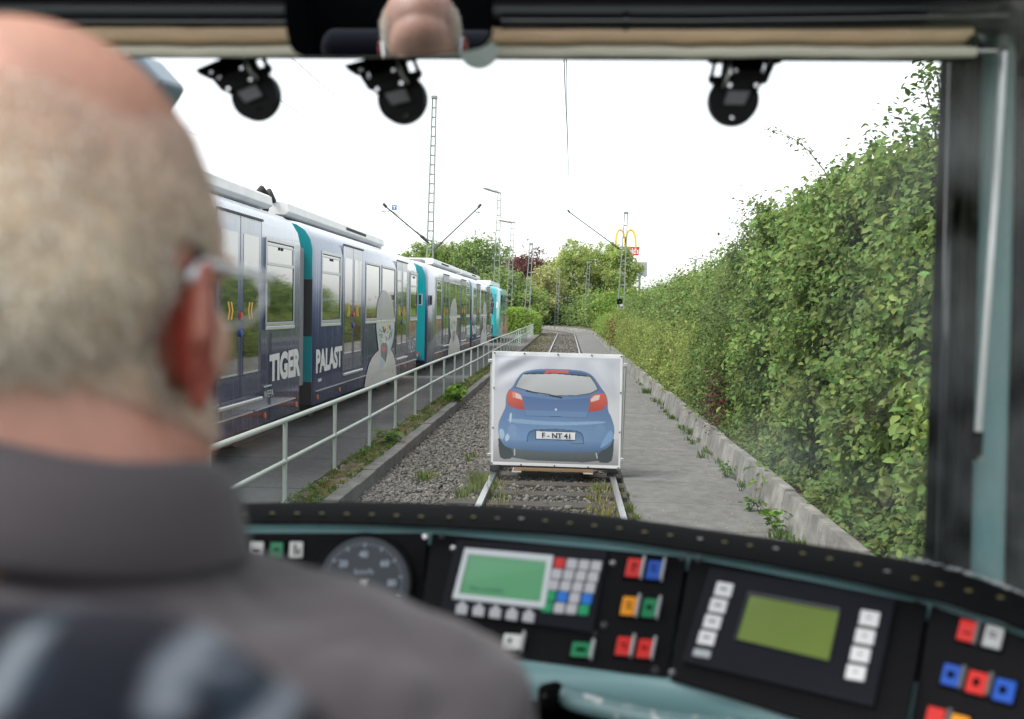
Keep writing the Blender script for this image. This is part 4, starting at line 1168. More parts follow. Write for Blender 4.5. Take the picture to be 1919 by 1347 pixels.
q = MB(); x_ = P3(1199, 517, 168)[0]; q.tube([(x_, 168.3, 0), (x_, 168.3, P3(1199, 517, 168)[2])], .18, 10); q.build("pole", m_mast, t)
# street lamp with two heads peeking over the hedge
c_ = P3(1303, 486, 95)
t = empty("street_lamp", (c_[0], 95, 0), "thin street lamp with two flat heads showing above the right hedge", "street lamp")
MB().tube([(c_[0], 95, 0), c_], .06, 10).build("pole", m_mast, t)
for s in (-1, 1):
    q = MB(); q.tube([c_, c_ + (s * .3, 0, .05)], .03, 8); q.box(c_ + (s * .42, 0, .09), (.42, .2, .06)); q.build("lamp_head", m_mastdk, t)

# ================================================================== HEDGES AND TREES
def hedge(label, y0, y1, hf, x0, n, leaf, col, nclump, sig, zb=.25, amp=.16, name="hedge_shrub", fine=False, top_x=1.5, cat="hedge", back=1.6, cvar=.22, depth=.16, core=True, twigs=24, aspect=.62, trans_mat=None, group="shrubs of the right hedge"):
    t = empty(name, (x0, (y0 + y1) / 2, .2), label, cat, group)
    def surf(yy, tt):
        h = hf(yy)
        lo = tt < .72; u = ((tt - .72) / .28).clip(0, 1); v = (tt / .72).clip(0, 1)
        x = x0 - .10 * np.sin(v * math.pi) + .12 * v + u ** 1.3 * top_x
        z = zb + (h - zb) * (.9 * v + .10 * np.sin(u * math.pi / 2))
        nx_ = np.where(lo, -1.0, -.6 + .5 * u); nz_ = np.where(lo, .25, .5 + u)
        N = np.stack([nx_, np.zeros_like(nx_), nz_], 1); N /= np.linalg.norm(N, axis=1, keepdims=True)
        P = np.stack([x, yy, z], 1)
        P = P + N * (amp * 1.5 * wob(P, 1.05, y0) + amp * .6 * wob(P, 3.6, y0 * 2))[:, None]
        return P, N
    yy = y0 + (y1 - y0) * rng.uniform(0, 1, nclump); tt = rng.uniform(0, 1, nclump)
    Pc, Nc = surf(yy, tt)
    Pc = Pc + Nc * (rng.uniform(-1, .35, nclump) * depth * 1.4)[:, None]
    i = rng.integers(0, nclump, n)
    P = Pc[i] + rng.normal(size=(n, 3)) * sig * rng.uniform(.5, 1.2, (nclump, 1))[i] - Nc[i] * (rng.exponential(depth * .5, n))[:, None]
    N = Nc[i] * .55 + rng.normal(size=(n, 3)) * .5 + np.array((-.1, -.25, .45))
    k = P[:, 2] > zb - .1; P, N, i = P[k], N[k], i[k]
    c = np.array(col) * (1 + .20 * rng.normal(size=(nclump, 1))).clip(.5, 1.6)[i]
    leaves("foliage", P, N, leaf, trans_mat or m_leaf, t, c, cvar, fine=fine, aspect=aspect, droop=.5 if fine else .2)
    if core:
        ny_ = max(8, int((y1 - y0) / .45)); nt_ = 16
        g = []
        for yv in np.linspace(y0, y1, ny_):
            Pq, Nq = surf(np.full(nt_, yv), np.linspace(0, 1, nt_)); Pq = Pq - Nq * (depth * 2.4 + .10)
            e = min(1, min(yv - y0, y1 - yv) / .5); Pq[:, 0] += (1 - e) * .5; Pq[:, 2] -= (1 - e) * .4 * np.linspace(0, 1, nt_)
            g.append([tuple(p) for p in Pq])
        MB().sheet(g).build("shade_core", m_core, t, smooth=True)
    if twigs:
        tb = MB(); Ps = []; Ns = []
        for _ in range(twigs):
            yv = random.uniform(y0 + .2, y1 - .2); q, nn = surf(np.array([yv]), np.array([random.uniform(.1, .95)]))
            a = q[0] - nn[0] * .3; d = nrm(nn[0] * .5 + np.array((random.gauss(-.1, .4), random.gauss(0, .5), random.uniform(.1, 1.0))))
            L = random.uniform(.35, .7); b = a + d * L * .6 + np.array((0, 0, .02)); e = b + nrm(d + np.array((random.gauss(0, .3), random.gauss(0, .3), -.1))) * L * .45
            tb.tube([a, b, e], [.008, .005, .002], 5)
            for f in np.linspace(.1, 1, 9): Ps.append(b + (e - b) * f + np.random.default_rng(int(f * 1e6)).normal(size=3) * .015); Ns.append(np.array((random.gauss(-.3, .5), random.gauss(0, .5), 1)))
        tb.build("twigs", m_bark, t)
        leaves("twig_leaves", np.array(Ps), np.array(Ns), leaf, trans_mat or m_leaf, t, col, cvar, fine=fine, aspect=aspect)
    return t
YH = [2, 6.5, 7.6, 9, 11, 13.5, 15.5, 17]; ZH = [3.65, 3.70, 3.72, 3.76, 3.80, 3.72, 3.6, 3.1]
near_h = lambda y: np.interp(y, YH, ZH) + .07 * np.sin(y * 2.3) + .05 * np.sin(y * 5.1)
hedge("tall leafy hedge shrub with round bright green leaves, nearest the cab window", 3.0, 14.6, near_h, 2.44, 82000, .064, (.165, .250, .070), 1500, .10, zb=.10, amp=.26, fine=True, depth=.15, twigs=70, aspect=.72)
hedge("dark small-leaved shrub in the hedge with reddish shoots, beyond the round-leaved one", 14.2, 19.0, lambda y: np.interp(y, [14, 15, 16, 17, 19], [3.75, 3.55, 3.05, 2.75, 2.6]), 2.45, 30000, .056, (.140, .205, .060), 700, .10, amp=.18, twigs=30)
hedge("low reddish brown bush at the front of the dark hedge shrub", 14.8, 16.4, lambda y: np.interp(y, [14.8, 15.6, 16.4], [1.2, 1.75, 1.3]), 2.36, 2600, .045, (.13, .045, .035), 110, .09, amp=.12, core=False, top_x=.5, twigs=6, cat="bush")
hedge("low clipped yellow-green hedge along the pale wall", 18.2, 46.0, lambda y: 1.72 + .1 * np.sin(y * .8), 2.36, 60000, .058, (.230, .290, .075), 1900, .11, amp=.14, top_x=1.0, twigs=40)
hedge("tall green shrubs rising behind the low yellow-green hedge", 18.0, 47.0, lambda y: np.interp(y, [18, 20, 23, 27, 31, 36, 41, 47], [2.9, 3.15, 3.25, 3.45, 3.25, 3.15, 3.0, 2.9]) + .16 * np.sin(y * 1.3) + .10 * np.sin(y * 2.9), 3.15, 56000, .082, (.165, .245, .065), 1300, .17, zb=1.0, amp=.32, top_x=1.8, twigs=60)
hedge("far green hedge beyond the low yellow-green one, beside the signal", 47.0, 72.0, lambda y: np.interp(y, [47, 52, 60, 72], [2.2, 1.9, 1.8, 1.7]), 2.55, 26000, .09, (.19, .27, .055), 600, .18, amp=.22, top_x=2.0, twigs=20)
hedge("reddish brown bush standing in the far hedge below the signal", 49.0, 56.0, lambda y: np.interp(y, [49, 52, 56], [1.3, 2.25, 1.5]), 2.45, 3600, .09, (.17, .062, .040), 120, .18, amp=.2, top_x=1.0, core=False, twigs=8, cat="bush")
hedge("far low hedge bending with the track beyond the signal", 72.0, 98.0, lambda y: np.interp(y, [72, 85, 98], [1.6, 1.5, 1.3]), 2.7, 16000, .13, (.17, .25, .05), 400, .2, amp=.2, top_x=2.5, twigs=0)
# ground cover hanging over the top of the wall
n = 9000
gc_y = 5.5 + 26 * rng.uniform(0, 1, n) ** 1.2; gc_x = 2.36 + rng.exponential(.22, n); gk = wob(np.stack([gc_y * 0, gc_y, gc_x], 1), 2.6, 4)
gp_ = np.stack([gc_x - .10 * (gk > .2) * rng.uniform(0, 1, n), gc_y, .24 + .20 * rng.uniform(0, 1, n) * (1 + gk) + .3 * (gc_x - 2.36)], 1)
o = leaves("ground_cover", gp_, np.array((-.5, -.3, .9)) + rng.normal(size=(n, 3)) * .5, .062, m_leaf, None, (.135, .205, .055), .25, fine=True)
tag(o, "low leafy ground cover growing along the top of the pale wall", "ground cover", kind="stuff")
# bare-tipped sprays standing out against the sky
def spray(pts, X, label, n, leaf=.06, col=(.085, .14, .03), w_=.05):
    P_ = [onx(x, y, X) for x, y in pts]; t = empty("branch_spray", P_[0], label, "branch", "sprays above the right hedge")
    MB().tube(P_, list(np.linspace(.010, .003, len(P_))), 6).build("twig", m_bark, t)
    Ps = []; Ns = []
    for _ in range(n):
        f = random.uniform(.12, 1) * (len(P_) - 1); i = min(int(f), len(P_) - 2); q = P_[i] + (P_[i + 1] - P_[i]) * (f - i)
        Ps.append(q + np.array([random.gauss(0, w_) for _ in range(3)])); Ns.append((random.gauss(0, .6), random.gauss(-.3, .5), .8))
    leaves("foliage", np.array(Ps), np.array(Ns), leaf, m_leaf, t, col, .25, fine=True)
spray([(1570, 380), (1545, 320), (1515, 282), (1490, 262), (1466, 247), (1424, 241)], 2.95, "thin arching spray of leaves pointing left above the hedge", 60)
spray([(1660, 360), (1650, 300), (1640, 262), (1632, 255)], 2.8, "short upright spray above the middle of the near shrub", 70, w_=.07)
spray([(1762, 330), (1752, 240), (1738, 180), (1728, 140)], 2.7, "tall thin spray beside the window frame", 120, w_=.08)
spray([(1775, 330), (1768, 220), (1758, 150), (1752, 125)], 2.7, "tallest spray partly hidden by the window frame", 120, w_=.08)
spray([(1720, 330), (1700, 260), (1690, 225), (1668, 215)], 2.75, "leaning spray left of the tall thin one", 80, w_=.08)
spray([(1440, 440), (1420, 400), (1392, 380), (1345, 462)], 3.1, "brownish drooping spray at the left shoulder of the hedge", 90, leaf=.07, col=(.17, .11, .04), w_=.12)

def tree(label, x, y, h, r, n, leaf, col, name="leafy_tree", z0=None, group="trees behind the line", nb=7, spread=.55, cvar=.25, trunk=.22, squash=1.0, shell=.45):
    t = empty(name, (x, y, 0), label, "tree", group)
    tb = MB(); zc = h - r * .8 * squash
    tb.tube([(x, y, -.2), (x + .1, y, zc * .5), (x - .05, y, zc), (x + .05, y, h - r * .3)], [trunk, trunk * .8, trunk * .55, trunk * .15], 10)
    tr_ = tb.build("trunk", m_bark, t, smooth=True)
    blobs = []
    lb = MB()
    for i in range(nb):
        a = 2.4 * i + x; f = (i + .5) / nb
        zz = (z0 if z0 is not None else h * .32) + ((h - r * .42) - (z0 if z0 is not None else h * .32)) * f
        rr = r * spread * (1 - (2 * f - 1) ** 2 * .45)
        c = (x + math.cos(a) * rr, y + math.sin(a) * rr, zz)
        s = r * random.uniform(.42, .62)
        blobs.append((c, (s, s, s * random.uniform(.7, .95) * squash)))
        lb.tube([(x, y, zz * .72), ((x + c[0]) / 2, (y + c[1]) / 2, zz * .9), c], [trunk * .35, trunk * .22, .03], 6)
    blobs.append(((x, y, h - r * .45), (r * .5, r * .5, r * .45)))
    lb.build("limbs", m_bark, t, smooth=True)
    P, N = blob_points(blobs, n, clump=.24, nclump=46, shell=shell)
    leaves("crown", P, N, leaf, m_leafdull, t, col, cvar)
    return t
PX = lambda px, Y: (px - 1065) / FPX * Y
TZ = lambda py, Y: (582 - py) / FPX * Y + 2.05
GLT = (.36, .44, .14); GMD = (.22, .32, .10); GDK = (.075, .125, .032); GPL = (.42, .44, .19); CU = (.15, .062, .052)  # distance haze put into the pale greens: brighter, less saturated
tree("tall pale green tree in the middle, behind the curve", PX(1072, 132), 132, TZ(449, 132), 4.0, 15000, .30, GLT, z0=2.2, nb=9)
tree("pale green tree in front of the arches sign, right of the middle tree", PX(1136, 136), 136, TZ(450, 136), 4.2, 15000, .30, (.34, .43, .13), z0=2.2, nb=9)
tree("smaller green tree at the right, under the white market sign", PX(1164, 130), 130, TZ(464, 130), 2.7, 9000, .28, (.32, .41, .13), z0=1.5)
tree("yellowish willow-like tree below the copper beech", PX(1018, 126), 126, TZ(500, 126), 2.8, 9000, .26, GPL, z0=2.0)
tree("dark copper beech between the lamp masts and the pale trees", PX(996, 160), 160, TZ(470, 160), 5.2, 15000, .34, CU, z0=3.5, cvar=.3)
tree("copper coloured tree behind the lamp mast", PX(962, 165), 165, TZ(486, 165), 4.4, 10000, .34, (.13, .06, .05), z0=3.5, cvar=.3)
tree("broad green tree above the second tram, left of the lamp masts", PX(895, 135), 135, TZ(441, 135), 5.0, 17000, .32, GMD, z0=3.0, nb=10)
tree("green tree left of the broad one, behind the second tram", PX(842, 140), 140, TZ(458, 140), 4.2, 13000, .32, (.24, .34, .10), z0=3.0)
tree("small green treetop behind the foot of the tall mast", PX(795, 120), 120, TZ(452, 120), 3.1, 8000, .28, (.26, .36, .11), z0=3.0)
tree("green treetop low behind the nearest tram roof", PX(745, 118), 118, TZ(478, 118), 2.6, 6000, .28, (.19, .29, .06), z0=2.5)
tree("green tree just behind the turquoise tram", PX(938, 118), 118, TZ(500, 118), 3.6, 10000, .28, GMD, z0=1.5)
tree("mid green tree under the copper beech", PX(985, 118), 118, TZ(528, 118), 3.0, 9000, .26, (.30, .40, .12), z0=1.0)
def bush(label, px, Y, topy, r, n, leaf, col, ry=1.6, name="bush", squash=1.0, group="bushes at the far curve"):
    x = PX(px, Y); h = TZ(topy, Y)
    t = empty(name, (x, Y, 0), label, "bush", group)
    MB().tube([(x, Y, -.1), (x, Y, h * .6)], .06, 6).build("stem", m_bark, t)
    bl = [((x + dx * r * .55, Y + dy * ry * .4, h * fz_), (r * .62, ry * .7, h * .5)) for dx, dy, fz_ in ((-1, 0, .42), (1, .3, .40), (0, -.5, .46), (.2, .8, .5), (-.4, .6, .36))]
    P, N = blob_points(bl, n, clump=.25, nclump=50, shell=.5); P[:, 2] = np.abs(P[:, 2])
    leaves("foliage", P, N, leaf, m_leafdull, t, col, .25)
bush("dark green bush left of the slim mast", 1012, 124, 556, 2.2, 6000, .24, GDK)
bush("dark green bush behind the slim mast", 1040, 126, 570, 1.8, 5000, .24, (.11, .19, .045))
bush("green bush right of the slim mast", 1073, 124, 572, 1.8, 5000, .24, GMD)
bush("grey green bush at the outer side of the curve", 1100, 118, 558, 2.0, 6000, .24, (.20, .30, .10))
bush("pale leafy bush left of the signal", 1128, 108, 545, 2.3, 7500, .22, (.26, .36, .11))
bush("green bush behind the signal post", 1152, 102, 540, 1.9, 6000, .22, (.19, .29, .06))
bush("round green bush between pale tree and right hedge", 1185, 88, 548, 2.6, 8000, .2, (.17, .28, .05))
# clipped hedge beyond the end of the fence
t = empty("clipped_hedge", (-5, 88, 0), "clipped green hedge with rounded end beyond the fence", "hedge")
hx, hy = [], []
n = 26000
a = rng.uniform(0, 1, n); th_ = rng.uniform(-.15, math.pi * .55, n)
yy = 82 + rng.uniform(0, 12, n); xx = -2.55 - a * 6.0
top = 2.0 + .12 * wob(np.stack([xx, yy, xx * 0], 1), .9, 2) - .65 * np.clip(1 - a * 6.0 / 1.3, 0, 1) ** 2
face = rng.uniform(0, 1, n)
P = np.where((face < .45)[:, None], np.stack([xx, np.full(n, 82.0) + .2 * wob(np.stack([xx, yy * 0, yy], 1), 1.3), rng.uniform(0, 1, n) * top], 1),
             np.where((face < .8)[:, None], np.stack([xx, yy, top], 1), np.stack([np.full(n, -2.55) - .3 * rng.uniform(0, 1, n), yy, rng.uniform(0, 1, n) * 1.45], 1)))
N = np.where((face < .45)[:, None], np.array((0, -1, .3)), np.where((face < .8)[:, None], np.array((0, -.1, 1.0)), np.array((1, 0, .3)))) + rng.normal(size=(n, 3)) * .5
P = P + rng.normal(size=(n, 3)) * .09
leaves("foliage", P, N, .15, m_leafdull, t, (.24, .36, .07), .22)
MB().span((-8.4, 82.4, 0), (-2.85, 93.8, 1.3)).build("shade_core", m_core, t)

# ================================================================== CAB
cab = empty("driver_cab", (-.2, .9, .88), "dark tram driver's cab with teal pillar around the windscreen, seen from inside", "cab")
MB().span((-1.35, -1.4, .82), (.95, 1.75, .88)).build("floor", m_rubber, cab)
def at125(px, py, Y=1.25): return ony(px, py, Y)
zt = at125(960, 44)[2]
hd = MB(); hd.prism([(-1.35, 1.26, zt), (-1.35, 1.31, zt + .005), (-1.35, 1.60, zt + .17), (-1.35, 1.60, 2.64), (-1.35, 1.26, 2.64)], (2.3, 0, 0)); hd.build("header", m_black, cab, bevel=.008)
hd = MB(); z_a, z_b = at125(960, 20)[2], at125(960, 8)[2]; hd.span((-1.3, 1.244, z_a - .008), (.51, 1.262, z_b)); hd.build("header_trim", M("header_trim", (.045, .055, .058), .4), cab, bevel=.004)
hd = MB(); hd.span((-1.35, .66, 2.60), (.95, 1.259, 2.64)); hd.build("roof_lining", m_black, cab)  # unseen; stops short so sky light from behind reaches the driver
q = MB(); q.tube([at125(940, 41, 1.23), at125(1300, 42, 1.23), at125(1600, 38, 1.225), at125(1886, 32, 1.22)], .0105, 16); q.build("grab_tube", m_blackgl, cab, smooth=True, auto=40)
q = MB(); q.tube([at125(-300, 41, 1.235), at125(560, 43, 1.235)], .009, 16); q.build("grab_tube", m_blackgl, cab, smooth=True, auto=40)
q = MB(); q.tube([at125(1167, 41, 1.23), at125(1178, 41, 1.23)], .0125, 16); q.build("tube_joint", m_blackgl, cab, smooth=True, auto=40)
q = MB(); q.span((-1.3, 1.285, at125(960, 107, 1.29)[2]), (.5, 1.305, at125(960, 46, 1.29)[2])); q.build("window_top_seal", m_rubber, cab)
# right-hand frame and pillar
def vprism(pts, Y, dy): return [at125(x, y, Y) for x, y in pts], (0, dy, 0)
q = MB(); q.prism(*vprism(((1756, 90), (1845, 90), (1820, 1180), (1721, 1180)), 1.38, -.05)); q.build("window_frame", m_rubber, cab, bevel=.012)
q = MB(); q.tube([at125(1786, 80, 1.325), at125(1757, 1180, 1.325)], .0045, 10); q.build("frame_bead", m_blackgl, cab, smooth=True)
q = MB(); q.tube([at125(1812, 80, 1.325), at125(1789, 1180, 1.325)], .003, 10); q.build("frame_bead", m_black, cab, smooth=True)
q = MB()
pr = []
for px, py in ((1871, -30), (1867, 200), (1859, 600), (1851, 900), (1843, 1250)):
    c = at125(px, py, 1.335); pr.append([c + np.array((.0225 * math.cos(a) * (1 if py > 150 else .85), .02 * math.sin(a), 0)) for a in np.linspace(0, 2 * math.pi, 21)])
q.sheet(pr); q.build("pillar", m_teal, cab, smooth=True)
q = MB(); q.prism(*vprism(((1891, -40), (2080, -40), (2080, 1260), (1872, 1260)), 1.36, -.03)); q.build("side_frame", m_rubber, cab, bevel=.01)
for x_, nm in ((.93, "right"), (-1.35, "left")):
    q = MB(); q.span((x_ - .02, -1.4, .88), (x_ + .02, 1.3, 1.62)); q.span((x_ - .02, -1.4, 2.42), (x_ + .02, 1.3, 2.5)); q.span((x_ - .021, .55, 1.62), (x_ + .021, .63, 2.42)); q.build("side_wall", m_black, cab, bevel=.005)
q = MB(); q.span((-1.35, -1.42, .88), (.95, -1.38, 1.95)); q.build("rear_partition", m_black, cab)  # added low and dark to keep the mirror dark, sky entering above
q = MB(); q.tube([(-.62, -.9, .88), (-.62, -.9, 2.5)], .03, 14); q.build("grab_pole", m_teal, cab, smooth=True)
q = MB(); q.span((-1.36, 1.40, .55), (.95, 1.80, 1.60)); q.build("front_wall", m_teal, cab, bevel=.03)

# windscreen: a curved pane with dust wiped clear in the middle
lipf = [(-250, 960), (100, 948), (300, 943), (445, 940), (700, 937), (960, 946), (1130, 962), (1300, 985), (1520, 1016), (1725, 1050), (1830, 1078), (1919, 1112), (2010, 1150)]
lipn = [(-250, 1000), (100, 985), (300, 978), (445, 975), (700, 977), (960, 990), (1130, 1004), (1300, 1028), (1520, 1066), (1735, 1113), (1830, 1140), (1919, 1172), (2010, 1215)]
LF = [onz(x, y, 1.735) for x, y in lipf]; LN = [onz(x, y, 1.728) for x, y in lipn]
m_ws = bpy.data.materials.new("windscreen_glass"); m_ws.use_nodes = True
tt = m_ws.node_tree; tt.nodes.clear()
o_ = tt.nodes.new("ShaderNodeOutputMaterial"); tr_ = tt.nodes.new("ShaderNodeBsdfTransparent"); tr_.inputs[0].default_value = (.975, .985, .98, 1)
gl = tt.nodes.new("ShaderNodeBsdfGlossy"); gl.inputs["Roughness"].default_value = .02; gl.inputs[0].default_value = (.9, .9, .9, 1)
m1 = tt.nodes.new("ShaderNodeMixShader"); m1.inputs[0].default_value = .012
tt.links.new(tr_.outputs[0], m1.inputs[1]); tt.links.new(gl.outputs[0], m1.inputs[2])
di = tt.nodes.new("ShaderNodeBsdfTranslucent"); di.inputs[0].default_value = (.75, .77, .78, 1)
m2 = tt.nodes.new("ShaderNodeMixShader"); tt.links.new(m1.outputs[0], m2.inputs[1]); tt.links.new(di.outputs[0], m2.inputs[2])
at = tt.nodes.new("ShaderNodeAttribute"); at.attribute_name = "Col"
tc = tt.nodes.new("ShaderNodeTexCoord"); nz = tt.nodes.new("ShaderNodeTexNoise"); nz.inputs["Scale"].default_value = 9; nz.inputs["Detail"].default_value = 9
tt.links.new(tc.outputs["Object"], nz.inputs[0])
mr = tt.nodes.new("ShaderNodeMapRange"); mr.inputs["From Min"].default_value = .35; mr.inputs["From Max"].default_value = .75; tt.links.new(nz.outputs["Fac"], mr.inputs[0])
mu = tt.nodes.new("ShaderNodeMath"); mu.operation = 'MULTIPLY'; tt.links.new(at.outputs["Fac"], mu.inputs[0]); tt.links.new(mr.outputs[0], mu.inputs[1])
tt.links.new(mu.outputs[0], m2.inputs[0]); tt.links.new(m2.outputs[0], o_.inputs[0])
gx_ = np.linspace(-.95, .56, 60); lx = np.array([p[0] for p in LF]); ly = np.array([p[1] for p in LF])
gz_ = np.linspace(0, 1, 40); V = []; Cc = []
for x_ in gx_:
    yb = np.interp(x_, lx, ly)
    for f in gz_:
        V.append((x_, yb - .004 - .13 * f + .01 * math.sin(f * math.pi), 1.70 + .72 * f))
        side = np.clip((x_ - .30) / .16, 0, 1) ** 1.6; bot = np.clip(1 - f / .14, 0, 1); cor = np.exp(-((x_ - .28) ** 2 + (1.86 - (1.70 + .72 * f)) ** 2) / .006)
        Cc.append(.020 + .26 * side * (.25 + .75 * f) + .10 * bot + .12 * cor)
idx = np.arange(60 * 40).reshape(60, 40)
Fq = np.stack([idx[:-1, :-1], idx[1:, :-1], idx[1:, 1:], idx[:-1, 1:]], -1).reshape(-1, 4)
Cc = np.array(Cc)[:, None].repeat(3, 1)
wsb = np_mesh("windscreen", np.array(V), Fq, m_ws, cab, Cc, smooth=True)
sm_ = wsb.modifiers.new("thick", 'SOLIDIFY'); sm_.thickness = .006

# wiper arm resting at the lower left of the windscreen, outside mirror beyond the header
t = empty("windscreen_wiper", ony(360, 850, 1.62), "black wiper arm crossing the lower left corner of the windscreen", "wiper")
q = MB(); q.bar(ony(352, 848, 1.68), ony(452, 948, 1.68), .018, .012); q.build("arm", m_black, t, bevel=.003)
q = MB(); q.tube([ony(356, 862, 1.70), ony(448, 952, 1.70)], .006, 8); q.build("blade", m_rubber, t)
q = MB(); q.disc(ony(372, 871, 1.67), (0, -1, 0), .006, .006, 12); q.build("joint", m_chrome, t)
t = empty("wing_mirror", ony(290, 130, 1.75), "pale bluish outside mirror housing below the blind, above the driver's head", "mirror")
q = MB(); q.prism([ony(x, y, 1.72) for x, y in ((180, 150), (204, 118), (244, 96), (258, 100), (300, 146), (304, 154), (292, 176), (270, 205), (228, 205))], (.02, .06, 0)); q.build("housing", M("mirror_housing", S(150, 168, 184), .2, coat=.8), t, bevel=.01)
q = MB(); q.tube([ony(270, 112, 1.76), ony(262, 20, 1.80)], .012, 8); q.build("arm", m_black, t)

# roller blind
t = empty("roller_blind", at125(1000, 70, 1.24), "rolled beige sun blind with cream bottom bar across the top of the windscreen", "blind")
m_bl1 = M("blind_fabric", S(236, 206, 172), .85, ns=9, na=.18, stretch=(.6, 4, 4), bs=60, ba=.2)
m_bl2 = M("blind_edge", S(252, 247, 230), .7, ns=12, na=.08, stretch=(1, 4, 4))
m_bl3 = M("blind_olive", S(150, 138, 112), .85)  # olive band between the roll and the bottom bar
def hbar(y0, y1, Y, mat, nm, x0=-.75, x1=None, bev=.004, dy=.02):
    zc0, zc1 = at125(960, y1, Y)[2], at125(960, y0, Y)[2]; x1 = .5 if x1 is None else x1
    q = MB(); N_ = 40; ring = []
    for i in range(N_ + 1):
        x_ = x0 + (x1 - x0) * i / N_; w1 = .0006 * math.sin(x_ * 31) + .0005 * math.sin(x_ * 83); sl_ = (x_ - 0) * .004
        h = zc1 - zc0
        ring.append([(x_, Y + dy * (.5 - .5 * math.cos(a)), (zc0 + zc1) / 2 + w1 + sl_ + h / 2 * math.sin(a)) for a in np.linspace(0, 2 * math.pi, 13)])
    q.sheet(ring); q.raw(ring[0][:-1], [tuple(range(12))]); q.raw(ring[-1][:-1], [tuple(range(12))])
    return q.build(nm, mat, t, smooth=True, auto=50)
hbar(46, 76, 1.225, m_bl1, "fabric_roll", x1=at125(1826, 60, 1.225)[0])
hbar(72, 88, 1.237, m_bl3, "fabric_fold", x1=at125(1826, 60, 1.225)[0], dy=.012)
hbar(84, 104.5, 1.222, m_bl2, "bottom_bar", x1=at125(1832, 95, 1.222)[0], dy=.014)
q = MB(); q.tube([at125(1829, 96, 1.228), at125(1867, 96, 1.228)], .0055, 14); q.build("bar_tip", m_chrome, t, smooth=True, auto=40)
q = MB(); q.prism([at125(x, y, 1.215) for x, y in ((1824, 62), (1838, 60), (1846, 84), (1818, 84))], (0, .03, 0)); q.build("end_bracket", m_black, t, bevel=.004)
# thin chrome pull rod on the pillar
t = empty("blind_rod", at125(1860, 450, 1.27), "thin silver rod hanging in front of the teal pillar with black clip at its foot", "rod")
q = MB(); q.tube([at125(1882, 92, 1.27), at125(1862, 400, 1.27), at125(1833, 812, 1.27)], .0046, 12); q.build("rod", M("rod_silver", (.70, .71, .72), .28, metal=.55), t, smooth=True, auto=40)
q = MB(); q.tube([at125(1833, 808, 1.27), at125(1829, 862, 1.27)], .0068, 10); q.box(at125(1826, 838, 1.268), (.013, .013, .024)); q.build("clip", m_rubber, t, bevel=.002)
q = MB(); q.disc(at125(1836, 858, 1.26), (0, -1, 0), .0028, .003, 10); q.build("screw", m_chrome, t)
q = MB(); q.ell(at125(1882, 92, 1.27), (.0055, .0055, .0055)); q.build("rod_knob", m_rubber, t, smooth=True)

# three black disc brackets under the header
def bracket(label):
    t = empty("disc_bracket", (0, 0, 0), label, "bracket", "disc brackets at the top of the windscreen")
    s = 1.30 / FPX                                   # metres per photo pixel at this distance
    X_ = lambda px: (px - 1378) * s
    Z_ = lambda py: (100 - py) * s
    d = MB(); n = 40; c = (X_(1378), Z_(183)); r = 46.5 * s; hc = (X_(1377), Z_(214)); hr = 4.4 * s
    A = [(c[0] + r * math.cos(2 * math.pi * i / n), c[1] + r * math.sin(2 * math.pi * i / n)) for i in range(n)]
    H = [(hc[0] + hr * math.cos(2 * math.pi * i / n), hc[1] + hr * math.sin(2 * math.pi * i / n)) for i in range(n)]
    y0, y1 = 0.0, .016
    d.raw([(x, y0, z) for x, z in A] + [(x, y0, z) for x, z in H] + [(x, y1, z) for x, z in A] + [(x, y1, z) for x, z in H],
          [f for i in range(n) for j in [(i + 1) % n] for f in ((i, j, n + j, n + i), (2 * n + i, 3 * n + i, 3 * n + j, 2 * n + j), (i, 2 * n + i, 2 * n + j, j), (n + i, n + j, 3 * n + j, 3 * n + i))])
    d.build("disc", m_black, t, auto=30, smooth=True)
    def pl_(pts, ya, yb, nm, mat): q = MB(); q.prism([(X_(x), ya, Z_(y)) for x, y in pts], (0, yb - ya, 0)); return q.build(nm, mat, t, bevel=.0012)
    pl_([(1376, 134), (1432, 134), (1421, 168), (1362, 168)], -.012, -.003, "front_plate", m_black)
    pl_([(1366, 166), (1408, 166), (1396, 195), (1358, 195)], -.006, -.001, "lower_plate", M("plate_grey", (.10, .10, .11), .4))
    pl_([(1372, 104), (1432, 104), (1430, 134), (1374, 134)], .002, .014, "neck", m_rubber)
    pl_([(1340, 106), (1347, 106), (1339, 150), (1331, 150)], .0, .008, "side_strap", m_black)
    pl_([(1357, 106), (1372, 106), (1366, 160), (1350, 160)], -.002, .008, "side_strap", m_black)
    pl_([(1330, 140), (1356, 140), (1352, 158), (1333, 152)], .0, .010, "side_strap", m_black)
    pl_([(1436, 106), (1442, 106), (1434, 138), (1430, 138)], -.002, .006, "side_strap", m_black)
    pl_([(1447, 106), (1456, 106), (1438, 152), (1425, 154), (1426, 146)], .0, .010, "side_strap", m_black)
    pl_([(1333, 97), (1472, 97), (1468, 109), (1334, 109)], -.004, .03, "top_plate", m_rubber)
    for x, y in ((1376.5, 136), (1425, 136), (1366.5, 162), (1414, 162)):
        q = MB(); q.disc((X_(x), -.012, Z_(y)), (0, -1, 0), 3.4 * s, .003, 12); q.build("bolt", m_chrome, t)
    for x, y in ((1354, 114), (1442, 115)):
        q = MB(); q.disc((X_(x), -.002, Z_(y)), (0, -1, 0), 3.4 * s, .003, 12); q.build("bolt", m_chrome, t)
    q = MB(); q.tube([(X_(1356), -.01, Z_(165)), (X_(1361), -.016, Z_(150)), (X_(1366), -.012, Z_(118))], 3 * s, 8); q.build("lever", m_alu, t, smooth=True)
    return t
b1 = bracket("right-hand black disc bracket, alone in the right half of the windscreen")
b2 = copy_tree(b1); b2["label"] = "black disc bracket just below the rear-view mirror, beside the tall mast"
b3 = copy_tree(b1); b3["label"] = "leftmost black disc bracket, nearest the driver's head"
